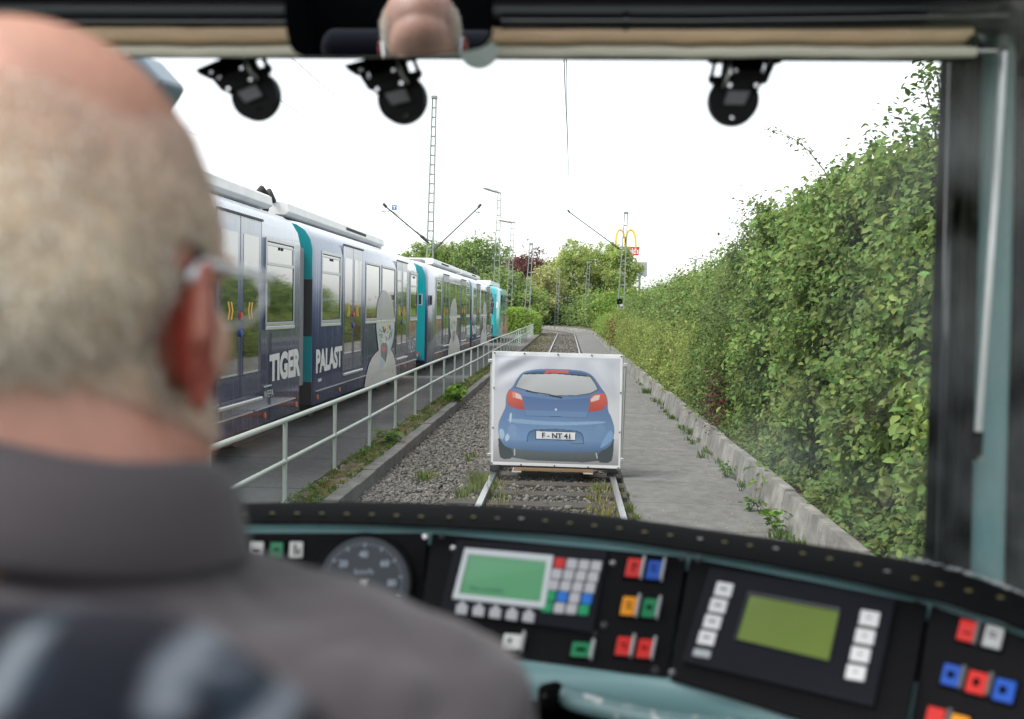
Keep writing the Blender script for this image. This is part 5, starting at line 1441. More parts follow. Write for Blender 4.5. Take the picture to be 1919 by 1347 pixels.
for b_, (tx_, ty_), (dx_, dy_) in ((b1, (1393, 104), (1378, 183)), (b2, (729, 106), (752, 184)), (b3, (441, 106), (477, 178))):
    a = at125(tx_, ty_, 1.30); d = at125(dx_, dy_, 1.30) - a
    sc = 1.0
    if b_ is b1: b_.location = at125(1378, 100, 1.30)
    else:
        # mirrored left to right and leaning along the windscreen
        ang = math.atan2(d[0], -d[2]); 
        b_.scale = (-1, 1, 1)
        b_.rotation_euler = (0, -ang * .72, R(-8))
        v = np.array((-(0), 0, (100 - 183) * 1.30 / FPX)); ca, sa = math.cos(-ang * .72), math.sin(-ang * .72)
        off = np.array((sa * v[2], 0, ca * v[2]))
        b_.location = at125(dx_, dy_, 1.30) - off

# small round sun shade hanging beside the mirror
t = empty("sun_shade_disc", at125(897, 90, 1.21), "small pale teal half-round shade at the right end of the mirror", "sun shade")
q = MB(); q.prism([at125(897 + 37 * math.cos(a), 92 + 36 * math.sin(a) * (1 if math.sin(a) > 0 else .5), 1.21) for a in np.linspace(0, 2 * math.pi, 32)[:-1]], (0, .004, 0)); q.build("disc", M("shade_teal", S(206, 222, 218), .4), t, bevel=.001)
q = MB(); q.disc(at125(913, 75, 1.205), (0, -1, 0), .0045, .006, 12); q.build("screw", m_chrome, t)

# rear-view mirror: a real mirror turned so that the driver's forehead shows in it
HC = np.array((-.268, .505, 2.0545))          # driver's head, ear level
Pm = ony(790, 45, 1.04)
nm_ = nrm(nrm(CAM - Pm) + nrm(HC + np.array((0.0, .07, .085)) - Pm))
t = empty("rear_view_mirror", Pm, "wide dark rear-view mirror at the top, reflecting the driver's bald forehead", "mirror")
def mir_px(pts, off): return [onp(x, y, Pm, nm_) + nm_ * off for x, y in pts]
outl = [(530, -60), (530, 20), (534, 62), (540, 88), (549, 102), (564, 108), (700, 109), (800, 107), (860, 100), (895, 93), (912, 84), (920, 70), (922, 40), (922, -60)]
q = MB(); q.prism(mir_px(outl, -.016), nm_ * .008); q.build("housing", m_rubber, t, bevel=.003)
ins_ = [(534, -58), (534, 20), (538, 60), (544, 85), (553, 98), (566, 104), (700, 105), (798, 103), (858, 96), (892, 89), (908, 80), (916, 68), (918, 40), (918, -58)]
gc_ = [mir_px([(724, 30)], 0)[0]]
tx_m = nrm(np.cross(nm_, (0, 0, 1))); ty_m = np.cross(tx_m, nm_)
poly_m = [np.array((np.dot(p - gc_[0], tx_m), np.dot(p - gc_[0], ty_m))) for p in mir_px(ins_, 0)]
q = MB(); rings_m = []
for k in np.linspace(.02, 1, 24):
    rw = []
    for i in range(len(poly_m)):
        a, b_ = poly_m[i], poly_m[(i + 1) % len(poly_m)]
        for f in (0, .34, .67):
            uv = (a + (b_ - a) * f) * k; rw.append(gc_[0] + tx_m * uv[0] + ty_m * uv[1] + nm_ * (.004 - (uv @ uv) / (2 * 2.4)))
    rings_m.append(rw + rw[:1])
q.sheet(rings_m); q.raw(rings_m[0][:-1], [tuple(range(len(rings_m[0]) - 1))])
q.build("mirror_glass", M("mirror_glass", (.74, .79, .83), .0, metal=1), t, smooth=True)
q = MB(); q.tube([Pm - nm_ * .012 + np.array((0, 0, .03)), Pm + np.array((0, .16, .10))], .012, 10); q.build("arm", m_black, t, smooth=True)

# ================================================================== CONTROL DESK
desk = empty("control_desk", (0, 1.3, 1.5), "curved black control desk with padded lip, screens and coloured push buttons", "control desk")
m_pad = M("desk_pad", (.0045, .0045, .005), .75, ns=60, na=.3, bs=300, ba=.06, spec=.05)
m_panel = M("panel_black", (.0065, .0065, .0075), .6, ns=90, na=.15, bs=400, ba=.04, spec=.10)
m_panel2 = M("module_black", (.011, .012, .016), .55, ns=40, na=.1, spec=.12)
# padded lip: loft of a rounded section along the desk
ring = []
def cr(P, f):
    i = min(int(f), len(P) - 2); u = f - i
    p0, p1, p2, p3 = P[max(i - 1, 0)], P[i], P[i + 1], P[min(i + 2, len(P) - 1)]
    return .5 * (2 * p1 + (p2 - p0) * u + (2 * p0 - 5 * p1 + 4 * p2 - p3) * u * u + (3 * p1 - p0 - 3 * p2 + p3) * u ** 3)
NS = 90
lipF = [cr(LF, f) for f in np.linspace(0, len(LF) - 1.001, NS)]; lipN = [cr(LN, f) for f in np.linspace(0, len(LN) - 1.001, NS)]
for a, b in zip(lipF, lipN):
    d = b - a
    ring.append([a + (0, 0, -.16), a + (0, .006, -.012), a + d * .03 + (0, 0, -.002), a + d * .10 + (0, 0, .0005), a + d * .35 + (0, 0, .001), a + d * .75 + (0, 0, .0005), a + d * .93 + (0, 0, -.002), b + (0, 0, -.003), b + d * .01 + (0, .001, -.006), b + (0, .012, -.009)])
lip = MB().sheet(ring).build("padded_lip", m_pad, desk, smooth=True, auto=50)
ho = MB()
hp = [(460, 964), (510, 962), (557, 962), (603, 962), (650, 963), (697, 964), (743, 966), (789, 968), (842, 969), (887, 969), (932, 971), (977, 972), (1022, 976), (1068, 980), (1114, 985), (1161, 990), (1208, 997), (1256, 1003), (1312, 1010), (1358, 1016), (1405, 1022), (1454, 1028), (1504, 1037), (1555, 1047), (1608, 1058), (1662, 1071), (1715, 1084), (1760, 1095), (1815, 1107), (1875, 1120)]
for i, (x, y) in enumerate(hp):
    q = MB(); q.disc(onz(x, y, 1.7322), (0, 0, 1), .0040, .0010, 12)
    q.build("lip_stud", M("stud_metal", (.25, .26, .28), .35, metal=.8) if i in (11, 18, 21, 25) else M("stud_brass", (.15, .13, .04), .6), desk)
# glossy scuffs on the right end of the lip: a chipped edge of bare metal
q = MB()
for i in range(70):
    f = 8.7 + 2.6 * random.random(); p = cr(LF, f) + (cr(LN, f) - cr(LF, f)) * random.uniform(.0, .10); q.ell(p + (0, 0, .0012), (random.uniform(.0015, .006), random.uniform(.0008, .002), .0009), None, 8, 6)
q.build("worn_edge", M("bare_metal", (.55, .56, .58), .3, metal=.7), desk, smooth=True)
# teal strip between lip and panels
pt_ = [(-250, 1020), (100, 1004), (300, 997), (445, 993), (700, 994), (800, 996), (960, 1006), (1130, 1021), (1290, 1043), (1520, 1082), (1735, 1130), (1830, 1158), (1919, 1190), (2010, 1232)]
PT = [onz(x, y, 1.712) for x, y in pt_]
st = []
for i, p in enumerate(PT):
    j = np.argmin([np.linalg.norm(q[:2] - p[:2]) for q in lipN]); st.append([lipN[j] + (0, .014, -.006), lipN[j] + (0, .002, -.0065), p, p + (0, 0, -.02)])
MB().sheet(st).build("teal_strip", m_teal, desk, smooth=False)

class Panel:
    def __init__(s, tl, tr, br, z0=1.712, z1=1.603):
        s.a, s.b, c = onz(*tl, z0), onz(*tr, z0), onz(*br, z1)
        s.n = nrm(np.cross(s.b - s.a, s.a - c)) 
        if np.dot(s.n, CAM - s.a) < 0: s.n = -s.n
    def p(s, x, y, off=0.0): return onp(x, y, s.a, s.n) + s.n * off
    def prism(s, mb, pts, o0, o1):
        P_ = [s.p(x, y) for x, y in pts]; mb.prism([q + s.n * o0 for q in P_], s.n * (o1 - o0)); return mb
def rot_quad(cx, cy, w_, h_, sx=-.12, sy=.11):
    """a key as the photo draws it: sides lean, tops slope"""
    return [(cx - w_ / 2 - sx * h_ / 2, cy - h_ / 2 - sy * w_ / 2), (cx + w_ / 2 - sx * h_ / 2, cy - h_ / 2 + sy * w_ / 2), (cx + w_ / 2 + sx * h_ / 2, cy + h_ / 2 + sy * w_ / 2), (cx - w_ / 2 + sx * h_ / 2, cy + h_ / 2 - sy * w_ / 2)]
P0 = Panel((440, 993), (800, 996), (780, 1200), 1.712, 1.560); P1 = Panel((812, 997), (1285, 1042), (1250, 1266)); P2 = Panel((1295, 1044), (1735, 1130), (1690, 1403)); P3_ = Panel((1745, 1133), (1919, 1190), (1880, 1475))
def plate(Pn, pts, nm, mat=m_panel, o0=-.006, o1=0.0): q = MB(); Pn.prism(q, pts, o0, o1); return q.build(nm, mat, desk, bevel=.0015)
pl0 = plate(P0, [(-260, 1021), (300, 999), (803, 998), (786, 1215), (-260, 1300)], "instrument_panel")
pl1 = plate(P1, [(809, 998), (1287, 1043), (1250, 1268), (778, 1226)], "instrument_panel")
pl2 = plate(P2, [(1293, 1044), (1738, 1131), (1690, 1404), (1255, 1270)], "instrument_panel")
pl3 = plate(P3_, [(1744, 1133), (1990, 1214), (1990, 1525), (1696, 1408)], "instrument_panel")
def key(Pn, par, cx, cy, w_, h_, mat, h=.004, sx=-.12, sy=.1, nm="push_button", mark=None, housing=True):
    if housing:
        q = MB(); Pn.prism(q, rot_quad(cx, cy, w_ + 6, h_ + 7, sx, sy), 0.0002, .0018); q.build("button_collar", m_rubber, par)
    q = MB(); Pn.prism(q, rot_quad(cx, cy, w_, h_, sx, sy), .0005, h); b = q.build(nm, mat, par, bevel=.0012)
    if mark:
        q = MB()
        for dx, dy, mw, mh in mark: Pn.prism(q, rot_quad(cx + dx, cy + dy, mw, mh, sx, sy), h + .0001, h + .0004)
        q.build("button_symbol", m_rubber, b)
    return b
def flap(Pn, par, cx, cy, h_, sx=-.2, w_=6):
    q = MB(); Pn.prism(q, rot_quad(cx, cy, w_, h_, sx, .1), .001, .009); q.build("button_guard", M("guard_clear", (.42, .43, .44), .2, coat=.6), par, bevel=.001)
def screw(Pn, par, cx, cy, r=.0036):
    c = Pn.p(cx, cy); q = MB(); q.disc(c, Pn.n, r * 1.35, .0012, 16); q.k = 1; q.disc(c + Pn.n * .0012, Pn.n, r, .0022, 14); q.build("screw", [m_mastdk, m_chrome], par)
mk = [(0, -4, 10, 3), (0, 4, 10, 3)]
# --- panel 0: three keys and the speedometer
key(P0, pl0, 482, 1030, 25, 30, m_bwhite, sx=-.05, sy=.02, mark=[(0, 0, 12, 4)])
key(P0, pl0, 519, 1030, 24, 28, m_green, sx=-.05, sy=.02, mark=[(0, 0, 12, 4)])
key(P0, pl0, 555.5, 1030, 25, 30, m_bwhite, sx=-.05, sy=.02, mark=[(-2, 0, 4, 20), (5, 4, 4, 12)])
screw(P0, pl0, 796, 1005)
gc = P0.p(682, 1092); ge = P0.p(776, 1092); gr_ = np.linalg.norm(ge - gc)
ga = nrm(ge - gc); gb = nrm(np.cross(P0.n, ga))
gau = MB(); gau.disc(gc, P0.n, gr_, .004, 60); gau = gau.build("speedometer", m_rubber, pl0, bevel=.001)
q = MB()
rr = [[gc + P0.n * h + (math.cos(a) * ga + math.sin(a) * gb) * gr_ * k for k, h in ((1.0, .004), (.985, .010), (.94, .010), (.90, .0045))] for a in np.linspace(0, 2 * math.pi, 61)]
q.sheet(rr); q.build("bezel", m_black, gau, smooth=True)
q = MB(); q.disc(gc + P0.n * .0042, P0.n, gr_ * .93, .0004, 60); q.build("dial", M("dial_face", (.050, .060, .072), .55), gau)
q = MB()
def gp(deg, k): a = R(deg); return gc + P0.n * .0049 + (math.cos(a) * ga + math.sin(a) * gb) * gr_ * k
for i in range(0, 51):
    dg = 225 - i * 5.4; big = i % 5 == 0
    q.bar(gp(dg, .74 if not big else .70), gp(dg, .79), .0007 if not big else .0018, .0004, up=tuple(P0.n))
for i, num in enumerate(("0", "10", "20", "30", "40", "50", "60", "70", "80")): pass
for dg, num in ((222, "0"), (180, "10"), (138, "20"), (92, "40"), (43, "60"), (0, "80"), (-42, "100")):
    c = gp(dg, .56); w_ = gr_ * .17; h_ = gr_ * .13
    text_on(q, num, c - ga * w_ / 2 + gb * h_ / 2, c + ga * w_ / 2 + gb * h_ / 2, c - ga * w_ / 2 - gb * h_ / 2, P0.n, bold=.02, t=.0002)
c = gp(90, .22); text_on(q, "km/h", c - ga * gr_ * .18 + gb * gr_ * .05, c + ga * gr_ * .18 + gb * gr_ * .05, c - ga * gr_ * .18 - gb * gr_ * .05, P0.n, t=.0002)
q.build("dial_marks", M("dial_white", (.42, .50, .55), .6), gau)
q = MB(); q.bar(gp(222, -.12), gp(222, .66), .0022, .0012, up=tuple(P0.n)); q.disc(gc + P0.n * .005, P0.n, gr_ * .08, .003, 20); q.build("needle", m_bwhite, gau)
# --- panel 1: onboard computer
md = MB(); P1.prism(md, [(858, 1014), (1139, 1037), (1112, 1189), (826, 1146)], .0002, .005); md = md.build("onboard_computer", m_panel2, pl1, bevel=.0015)
T = lambda x, y: (820 + x * 450 / 1919, 1010 + y * 450 / 1919)
q = MB()
fo = [T(226, 100), T(932, 162), T(862, 582), T(126, 500)]; fi = [T(256, 148), T(878, 208), T(826, 534), T(178, 466)]
oo = [P1.p(*p, .005) for p in fo] + [P1.p(*p, .005) for p in fi] + [P1.p(*p, .0085) for p in fo] + [P1.p(*p, .0085) for p in fi]
q.raw(oo, [f for i in range(4) for j in [(i + 1) % 4] for f in ((i, j, 8 + j, 8 + i), (8 + i, 8 + j, 12 + j, 12 + i), (4 + i, 12 + i, 12 + j, 4 + j))]); q.build("screen_frame", M("frame_white", (.60, .64, .65), .4), md, bevel=.0008)
m_lcd = M("lcd_green", (.075, .235, .115), .3, ns=4, na=.12, coat=.3, emit=.18)
q = MB(); P1.prism(q, fi, .0046, .0056); scr = q.build("screen", m_lcd, md)
q = MB(); text_on(q, "Bitte anmelden", P1.p(*T(272, 398), .0057), P1.p(*T(540, 424), .0057), P1.p(*T(262, 426), .0057), P1.n, bold=.01, t=.0002); q.build("screen_text", M("lcd_ink", (.02, .10, .07), .6), scr)
for r_ in range(5):
    for c_ in range(4):
        x = 980 - 24 * r_ + c_ * 97 - r_ * 1; y = 216 + r_ * 88 + c_ * 8
        mt = m_bwhite
        if (r_, c_) == (0, 0): mt = m_red
        if (r_, c_) in ((3, 0), (4, 0), (4, 3)): mt = M("key_green", (.02, .32, .13), .4)
        if (r_, c_) in ((3, 1), (3, 3)): mt = M("key_blue", (.02, .18, .62), .4)
        key(P1, md, *T(x, y), 19.5, 18, mt if mt is not m_bwhite else M("key_grey", (.50, .50, .52), .45), h=.0075, nm="keypad_key", housing=False, sx=-.2, sy=.08)
for i in range(5):
    x, y = 205 + i * 133, 580 + i * 16
    q = MB(); P1.prism(q, [T(x - 44, y - 34), T(x - 18, y - 36), T(x - 10, y - 60), T(x + 18, y - 56), T(x + 22, y - 30), T(x + 46, y - 26), T(x + 34, y + 50), T(x - 56, y + 38)], .005, .0075); b_ = q.build("function_key", M("key_grey_b", (.46, .46, .48), .45), md, bevel=.0008)
key(P1, pl1, *T(595, 830), 33, 27, m_bwhite, sx=-.2, sy=.08, mark=[(-3, -1, 6, 8)]); flap(P1, pl1, *T(685, 838), 34)
key(P1, pl1, *T(1148, 895), 35, 26, m_green, sx=-.2, sy=.08, mark=[(0, 1, 18, 7)]); flap(P1, pl1, *T(1240, 902), 34)
for x, y, mt, m_ in ((1568, 240, m_red, [(0, 0, 3, 16), (4, -4, 5, 3)]), (1730, 258, m_blue, [(0, 2, 9, 3), (0, -6, 9, 3)]), (1530, 546, m_orange, mk), (1695, 562, m_green, [(0, 0, 10, 8)]), (1488, 866, m_red, [(0, -2, 10, 3), (3, 4, 5, 3)]), (1655, 886, m_red, [(0, 0, 9, 5)])):
    key(P1, pl1, *T(x, y), 27, 34, mt, sx=-.2, sy=.08, mark=m_); flap(P1, pl1, *T(x + 74, y + 6), 39, w_=5)
for x, y in ((125, 78), (1400, 198), (1330, 690), (1740, 1045), (1258, 758)): screw(P1, pl1, *T(x, y), r=.0036 if x != 1258 else .002)
screw(P1, pl1, 828, 1005); screw(P1, pl1, 1279, 1046)
# --- panel 2: second display
Z7 = lambda x, y: (1180 + x * 739 / 1919, 960 + y * 739 / 1919)
md = MB(); P2.prism(md, [Z7(395, 282), Z7(1302, 430), Z7(1192, 960), Z7(258, 735)], .0002, .006); md = md.build("diagnostic_display", m_panel2, pl2, bevel=.002)
q = MB(); ob = [Z7(580, 404), Z7(1030, 488), Z7(978, 744), Z7(512, 634)]; ib = [Z7(592, 422), Z7(1024, 502), Z7(972, 738), Z7(528, 632)]
oo = [P2.p(*p, .006) for p in ob] + [P2.p(*p, .001) for p in ib] + [P2.p(*p, .0072) for p in ob] + [P2.p(*p, .0045) for p in ib]
q.raw(oo, [f for i in range(4) for j in [(i + 1) % 4] for f in ((i, j, 8 + j, 8 + i), (8 + i, 8 + j, 12 + j, 12 + i), (4 + i, 12 + i, 12 + j, 4 + j))]); q.build("screen_frame", M("frame_dark", (.06, .065, .07), .35), md)
q = MB(); P2.prism(q, ib, .0055, .0064); q.build("screen", M("lcd_olive", (.115, .165, .030), .35, ns=5, na=.15, coat=.3, emit=.12), md)
for i in range(4):
    key(P2, md, *Z7(464 - 27.5 * i, 394 + 78.5 * i), 31, 25, M("key_white", (.72, .72, .72), .45), h=.008, nm="function_key", housing=False, sx=-.28, sy=.17, mark=[(0, 0, 12, 3)])
    key(P2, md, *Z7(1171 - 22 * i, 536 + 88 * i), 36, 27, M("key_white_b", (.74, .74, .74), .45), h=.008, nm="function_key", housing=False, sx=-.2, sy=.17, mark=[(0, 0, 6, 3)])
q = MB(); P2.prism(q, rot_quad(*Z7(358, 704), 31, 13, -.28, .17), .006, .0075); q.build("type_plate", M("plate_pale", (.40, .43, .43), .4), md)
for x, y in ((335, 232), (1402, 425), (208, 783)): screw(P2, pl2, *Z7(x, y))
# --- panel 3: keys at the right edge
Zr = lambda x, y: (1680 + x * 239 / 1122, 1060 + y * 239 / 1122)
for x, y, mt, w_, h_, m_ in ((632, 588, m_red, 33, 38, [(0, 5, 16, 3)]), (860, 642, M("key_pale", (.42, .43, .43), .45), 34, 40, [(0, -7, 16, 3), (0, 1, 16, 3)]), (492, 978, m_blue, 33, 38, [(0, 0, 14, 12)]), (716, 1045, m_red, 36, 40, [(0, 0, 12, 14)]), (958, 1115, m_blue, 38, 40, [(-2, 0, 14, 14)]), (350, 1350, m_red, 33, 36, None), (560, 1420, m_orange, 33, 36, None)):
    key(P3_, pl3, *Zr(x, y), w_, h_, mt, sx=-.25, sy=.25, mark=m_)
for x, y in ((720, 610), (592, 1000), (832, 1060), (466, 1380)):
    q = MB(); P3_.prism(q, rot_quad(*Zr(x, y), 7, 42, -.25, .25), .001, .006); q.build("button_guard", M("guard_grey", (.12, .12, .12), .4), pl3, bevel=.001)
screw(P3_, pl3, *Zr(355, 340)); screw(P2, pl2, *Zr(185, 300))
# --- teal apron below the panels and the bent grab handle
top_ = [(-260, 1310), (300, 1216), (778, 1228), (1000, 1246), (1254, 1271), (1400, 1309), (1520, 1349), (1694, 1408), (1990, 1528)]
dn = [(-260, 1350), (300, 1262), (778, 1272), (1000, 1286), (1180, 1298), (1330, 1322), (1470, 1372), (1660, 1450), (1990, 1590)]
g = []
for (a, b) in zip(top_, dn):
    A = onz(*a, 1.600); B = onz(*b, 1.580); d = B - A
    g.append([A + (0, .03, .0), A, A + d * .35 + (0, 0, .004), A + d * .7 + (0, 0, .001), B + (0, 0, -.004), B + d * .08 + (0, 0, -.016), B + d * -.1 + (0, 0, -.03), B + (0, .12, -.09), B + (0, .30, -.35)])
gg = [[np.array([cr([np.array(r[j]) for r in g], f)[k] for k in range(3)]) for j in range(9)] for f in np.linspace(0, len(g) - 1.001, 50)]
MB().sheet([r_[:6] for r_ in gg]).build("teal_apron", m_teal, desk, smooth=True, auto=60)
MB().sheet([r_[5:] for r_ in gg]).build("desk_underside_shade", m_rubber, desk, smooth=True, auto=60)  # black in place of teal: the cavity's shade put into the colour
m_han = M("handle_worn_teal", S(104, 140, 142), .4, ns=1, na=0)
tt, pp = nodes_of(m_han)
tc = tt.nodes.new("ShaderNodeTexCoord"); nz = tt.nodes.new("ShaderNodeTexNoise"); nz.inputs["Scale"].default_value = 55; nz.inputs["Detail"].default_value = 6
tt.links.new(tc.outputs["Object"], nz.inputs[0])
mr = tt.nodes.new("ShaderNodeMapRange"); mr.inputs["From Min"].default_value = .57; mr.inputs["From Max"].default_value = .66; tt.links.new(nz.outputs["Fac"], mr.inputs[0])
mx = tt.nodes.new("ShaderNodeMix"); mx.data_type = 'RGBA'; mx.inputs[6].default_value = (*S(92, 120, 122), 1); mx.inputs[7].default_value = (.45, .48, .48, 1)
tt.links.new(mr.outputs[0], mx.inputs[0]); tt.links.new(mx.outputs[2], pp.inputs["Base Color"])
hz = 1.575
q = MB(); hp_ = [onz(x, y, hz) for x, y in ((1048, 1300), (1085, 1316), (1150, 1332), (1240, 1352), (1330, 1362), (1450, 1372), (1600, 1400))]
q.tube([cr(hp_, f) for f in np.linspace(0, len(hp_) - 1.001, 30)], .0125, 18); q.build("grab_handle", m_han, desk, smooth=True, auto=50)
q = MB(); q.tube([onz(1022, 1306, hz), onz(1046, 1300, hz)], .0155, 16); q.ell(onz(1026, 1310, hz + .004), (.012, .012, .016)); q.build("handle_clamp", m_rubber, desk, smooth=True, auto=50)
q = MB(); q.disc(onz(1020, 1306, hz + .012), (0, -.6, .8), .003, .003, 10); q.build("clamp_screw", m_chrome, desk)
q = MB(); q.span((-1.0, .98, .9), (.6, 1.35, 1.46)); q.build("desk_pedestal", m_rubber, desk, bevel=.03)

# ================================================================== DRIVER
def remesh(mb, voxel, smooth_it, name, mat, parent=None, loc=None, deform=None, colfn=None, fac=.5):
    o = mb.build(name + "_raw", mat, None, loc=(0, 0, 0))
    m = o.modifiers.new("r", 'REMESH'); m.mode = 'VOXEL'; m.voxel_size = voxel
    s_ = o.modifiers.new("s", 'SMOOTH'); s_.factor = fac; s_.iterations = smooth_it
    dg = bpy.context.evaluated_depsgraph_get()
    me = bpy.data.meshes.new_from_object(o.evaluated_get(dg))
    bpy.data.objects.remove(o)
    n = len(me.vertices); V = np.zeros(n * 3, np.float32); me.vertices.foreach_get("co", V); V = V.reshape(-1, 3).astype(float)
    Nn = np.zeros(n * 3, np.float32); me.vertices.foreach_get("normal", Nn); Nn = Nn.reshape(-1, 3)
    if deform is not None: V = deform(V, Nn)
    off = root_loc(parent) if parent is not None else (np.array(loc, float) if loc is not None else np.zeros(3))
    me.vertices.foreach_set("co", (V - off).astype(np.float32).ravel())
    if colfn is not None:
        a = me.attributes.new("Col", 'FLOAT_COLOR', 'POINT'); c = np.ones((n, 4), np.float32); c[:, :3] = colfn(V); a.data.foreach_set("color", c.ravel())
    me.materials.clear(); me.materials.append(mat)
    me.polygons.foreach_set("use_smooth", np.ones(len(me.polygons), bool)); me.update()
    o = bpy.data.objects.new(name, me); COL.objects.link(o)
    me.name = name
    if parent is not None: o.parent = parent
    elif loc is not None: o.location = tuple(off)
    return o, V, Nn, me
HY = R(-9)                       # the head is turned a little to the right, towards the banner
Rz = np.array(((math.cos(HY), -math.sin(HY), 0), (math.sin(HY), math.cos(HY), 0), (0, 0, 1)))
def hd_(x, y, z): return HC + Rz @ np.array((x, y, z))
def rx(a): return np.array(((1, 0, 0), (0, math.cos(a), -math.sin(a)), (0, math.sin(a), math.cos(a))))
def rz_(a): return np.array(((math.cos(a), -math.sin(a), 0), (math.sin(a), math.cos(a), 0), (0, 0, 1)))
def ry_(a): return np.array(((math.cos(a), 0, math.sin(a)), (0, 1, 0), (-math.sin(a), 0, math.cos(a))))
b = MB()
b.ell(hd_(0, -.012, .045), (.079, .096, .090), Rz, 32, 22)            # cranium
b.ell(hd_(0, -.045, .015), (.072, .066, .075), Rz, 28, 18)            # back of the head
b.ell(hd_(0, .045, .028), (.066, .062, .075), Rz, 28, 18)             # forehead
b.ell(hd_(0, .050, -.045), (.055, .055, .065), Rz, 28, 18)            # face
b.ell(hd_(0, .055, -.088), (.046, .044, .034), Rz, 24, 14)            # jaw and chin
b.ell(hd_(0, .085, -.100), (.022, .018, .018), Rz, 18, 12)
for s in (-1, 1):
    b.ell(hd_(s * .043, .052, -.028), (.024, .040, .030), Rz, 18, 12)      # cheek bones
    b.ell(hd_(s * .053, .020, -.075), (.020, .045, .030), Rz, 18, 12)      # jaw corners
    b.ell(hd_(s * .030, .100, .018), (.026, .012, .009), Rz, 16, 10)       # brow
    b.ell(hd_(s * .031, .089, -.002), (.014, .014, .012), Rz, 16, 10)      # eyeball
    b.ell(hd_(s * .010, .112, -.052), (.011, .012, .009), Rz, 14, 10)      # nostril wings
    # ear: a tilted dish with rim and lobe
    er = Rz @ rz_(s * R(24)) @ rx(R(-10))
    e0 = hd_(s * .083, -.004, -.018)
    b.ell(e0, (.0065, .019, .032), er, 18, 14)
    rim = [e0 + er @ np.array((s * .006, .021 * math.cos(a), .034 * math.sin(a))) for a in np.linspace(R(-60), R(200), 14)]
    b.tube(rim, .0048, 8)
    b.ell(e0 + er @ np.array((s * .002, .007, -.032)), (.0055, .009, .011), er, 14, 10)
    b.ell(hd_(s * .072, .004, -.02), (.014, .018, .028), Rz, 14, 10)
b.cap(hd_(0, .108, .006), hd_(0, .126, -.046), .008, .013)             # nose
b.ell(hd_(0, .100, -.073), (.024, .010, .005), Rz, 16, 10); b.ell(hd_(0, .099, -.081), (.020, .010, .006), Rz, 16, 10)   # lips
NB = np.array((-.252, .472, 1.878))
b.cap(hd_(0, -.020, -.045), NB + (0, .01, .06), .060, .063, 24)         # neck
b.cap(hd_(0, -.035, -.02), NB + (0, -.005, .05), .050, .058, 24)
for s in (-1, 1): b.cap(hd_(s * .022, -.066, -.02), NB + (s * .03, -.02, .02), .020, .030, 12)
# torso, arms, hands and legs in a seated pose, hands resting on the thighs by the desk
SH = NB + (0, -.005, -.022)
b.ell(SH + (0, .02, -.16), (.175, .105, .20), None, 28, 18); b.ell(SH + (0, .06, -.38), (.155, .125, .17), None, 28, 18)
HANDS = []
for s in (-1, 1):
    sh = np.array((NB[0] + s * .180, .488, 1.815)); el = np.array((NB[0] + s * .222, .60, 1.57)); wr = el + (-s * .07, .22, -.03)
    b.cap(NB + (s * .03, .01, -.04), sh, .050, .050); b.cap(sh, el, .050, .042); b.cap(el, wr, .043, .029)
    pm = wr + (-s * .010, .055, .0); rot = rz_(s * R(12))
    b.cap(wr, pm, .027, .028); b.ell(pm, (.041, .052, .015), rot, 18, 12)
    for k, (dx, L) in enumerate(((-.030, .066), (-.010, .076), (.010, .072), (.029, .056))):
        p0 = pm + rot @ np.array((dx * 1.0, .040, .002)); p1 = p0 + rot @ np.array((dx * .18, L * .5, -.002)); p2 = p1 + rot @ np.array((0, L * .32, -.014)); p3 = p2 + rot @ np.array((0, L * .2, -.016))
        b.cap(p0, p1, .0090, .0086, 10); b.cap(p1, p2, .0086, .0078, 10); b.cap(p2, p3, .0078, .0068, 10)
    t0 = pm + rot @ np.array((-s * .034, -.022, .0)); t1 = t0 + rot @ np.array((-s * .026, .026, -.004)); t2 = t1 + rot @ np.array((-s * .010, .026, -.006))
    b.cap(t0, t1, .012, .0100, 10); b.cap(t1, t2, .0100, .0080, 10)
    hp2 = SH + (s * .09, .06, -.50); kn = hp2 + (s * .05, .42, .02); an = kn + (0, .02, -.40)
    b.cap(hp2, kn, .085, .058); b.cap(kn, an, .055, .038)
SKIN = np.array(S(182, 140, 121)); EAR_BACKLIT = np.array(S(186, 48, 38)); BALD = np.array(S(176, 132, 114))  # ear red holds the light shining through from the windscreen
def to_local(V): return (V - HC) @ Rz
def skin_col(V):
    L = to_local(V); c = np.repeat(SKIN[None], len(V), 0)
    red = np.exp(-(((np.abs(L[:, 0]) - .088) / .016) ** 2 + ((L[:, 1] + .004) / .03) ** 2 + ((L[:, 2] + .02) / .042) ** 2))
    rimf = np.clip((np.abs(L[:, 0]) - .086) / .012, 0, 1)[:, None] * .75
    c = c * (1 - red[:, None]) + (EAR_BACKLIT * (1 - rimf) + np.array(S(226, 158, 140)) * rimf) * red[:, None]
    bald = np.clip((L[:, 2] - .05) / .05, 0, 1)[:, None] * .8; c = c * (1 - bald) + BALD * bald
    nape = np.exp(-((L[:, 2] + .085) / .035) ** 2)[:, None] * .35; c = c * (1 - nape) + np.array(S(208, 140, 122)) * nape
    c *= (1 + .10 * wob(V, 30)[:, None] + .08 * wob(V, 85, 3)[:, None] + .05 * wob(V, 210, 6)[:, None])
    lip_ = np.exp(-((L[:, 0] / .022) ** 2 + ((L[:, 1] - .104) / .016) ** 2 + ((L[:, 2] + .077) / .008) ** 2))[:, None] * .7
    return (c * (1 - lip_) + np.array(S(176, 96, 92)) * lip_).clip(0, 1)
m_skin = M("skin", SKIN, .48, attr=True, sss=.25, bs=260, ba=.12, trans=.0)
person, PV, PN, pme = remesh(b, .0042, 7, "person", m_skin, None, loc=(NB[0], NB[1], .88), colfn=skin_col)
tag(person, "balding driver in a grey-brown collared shirt, sitting with his back to us", "person")
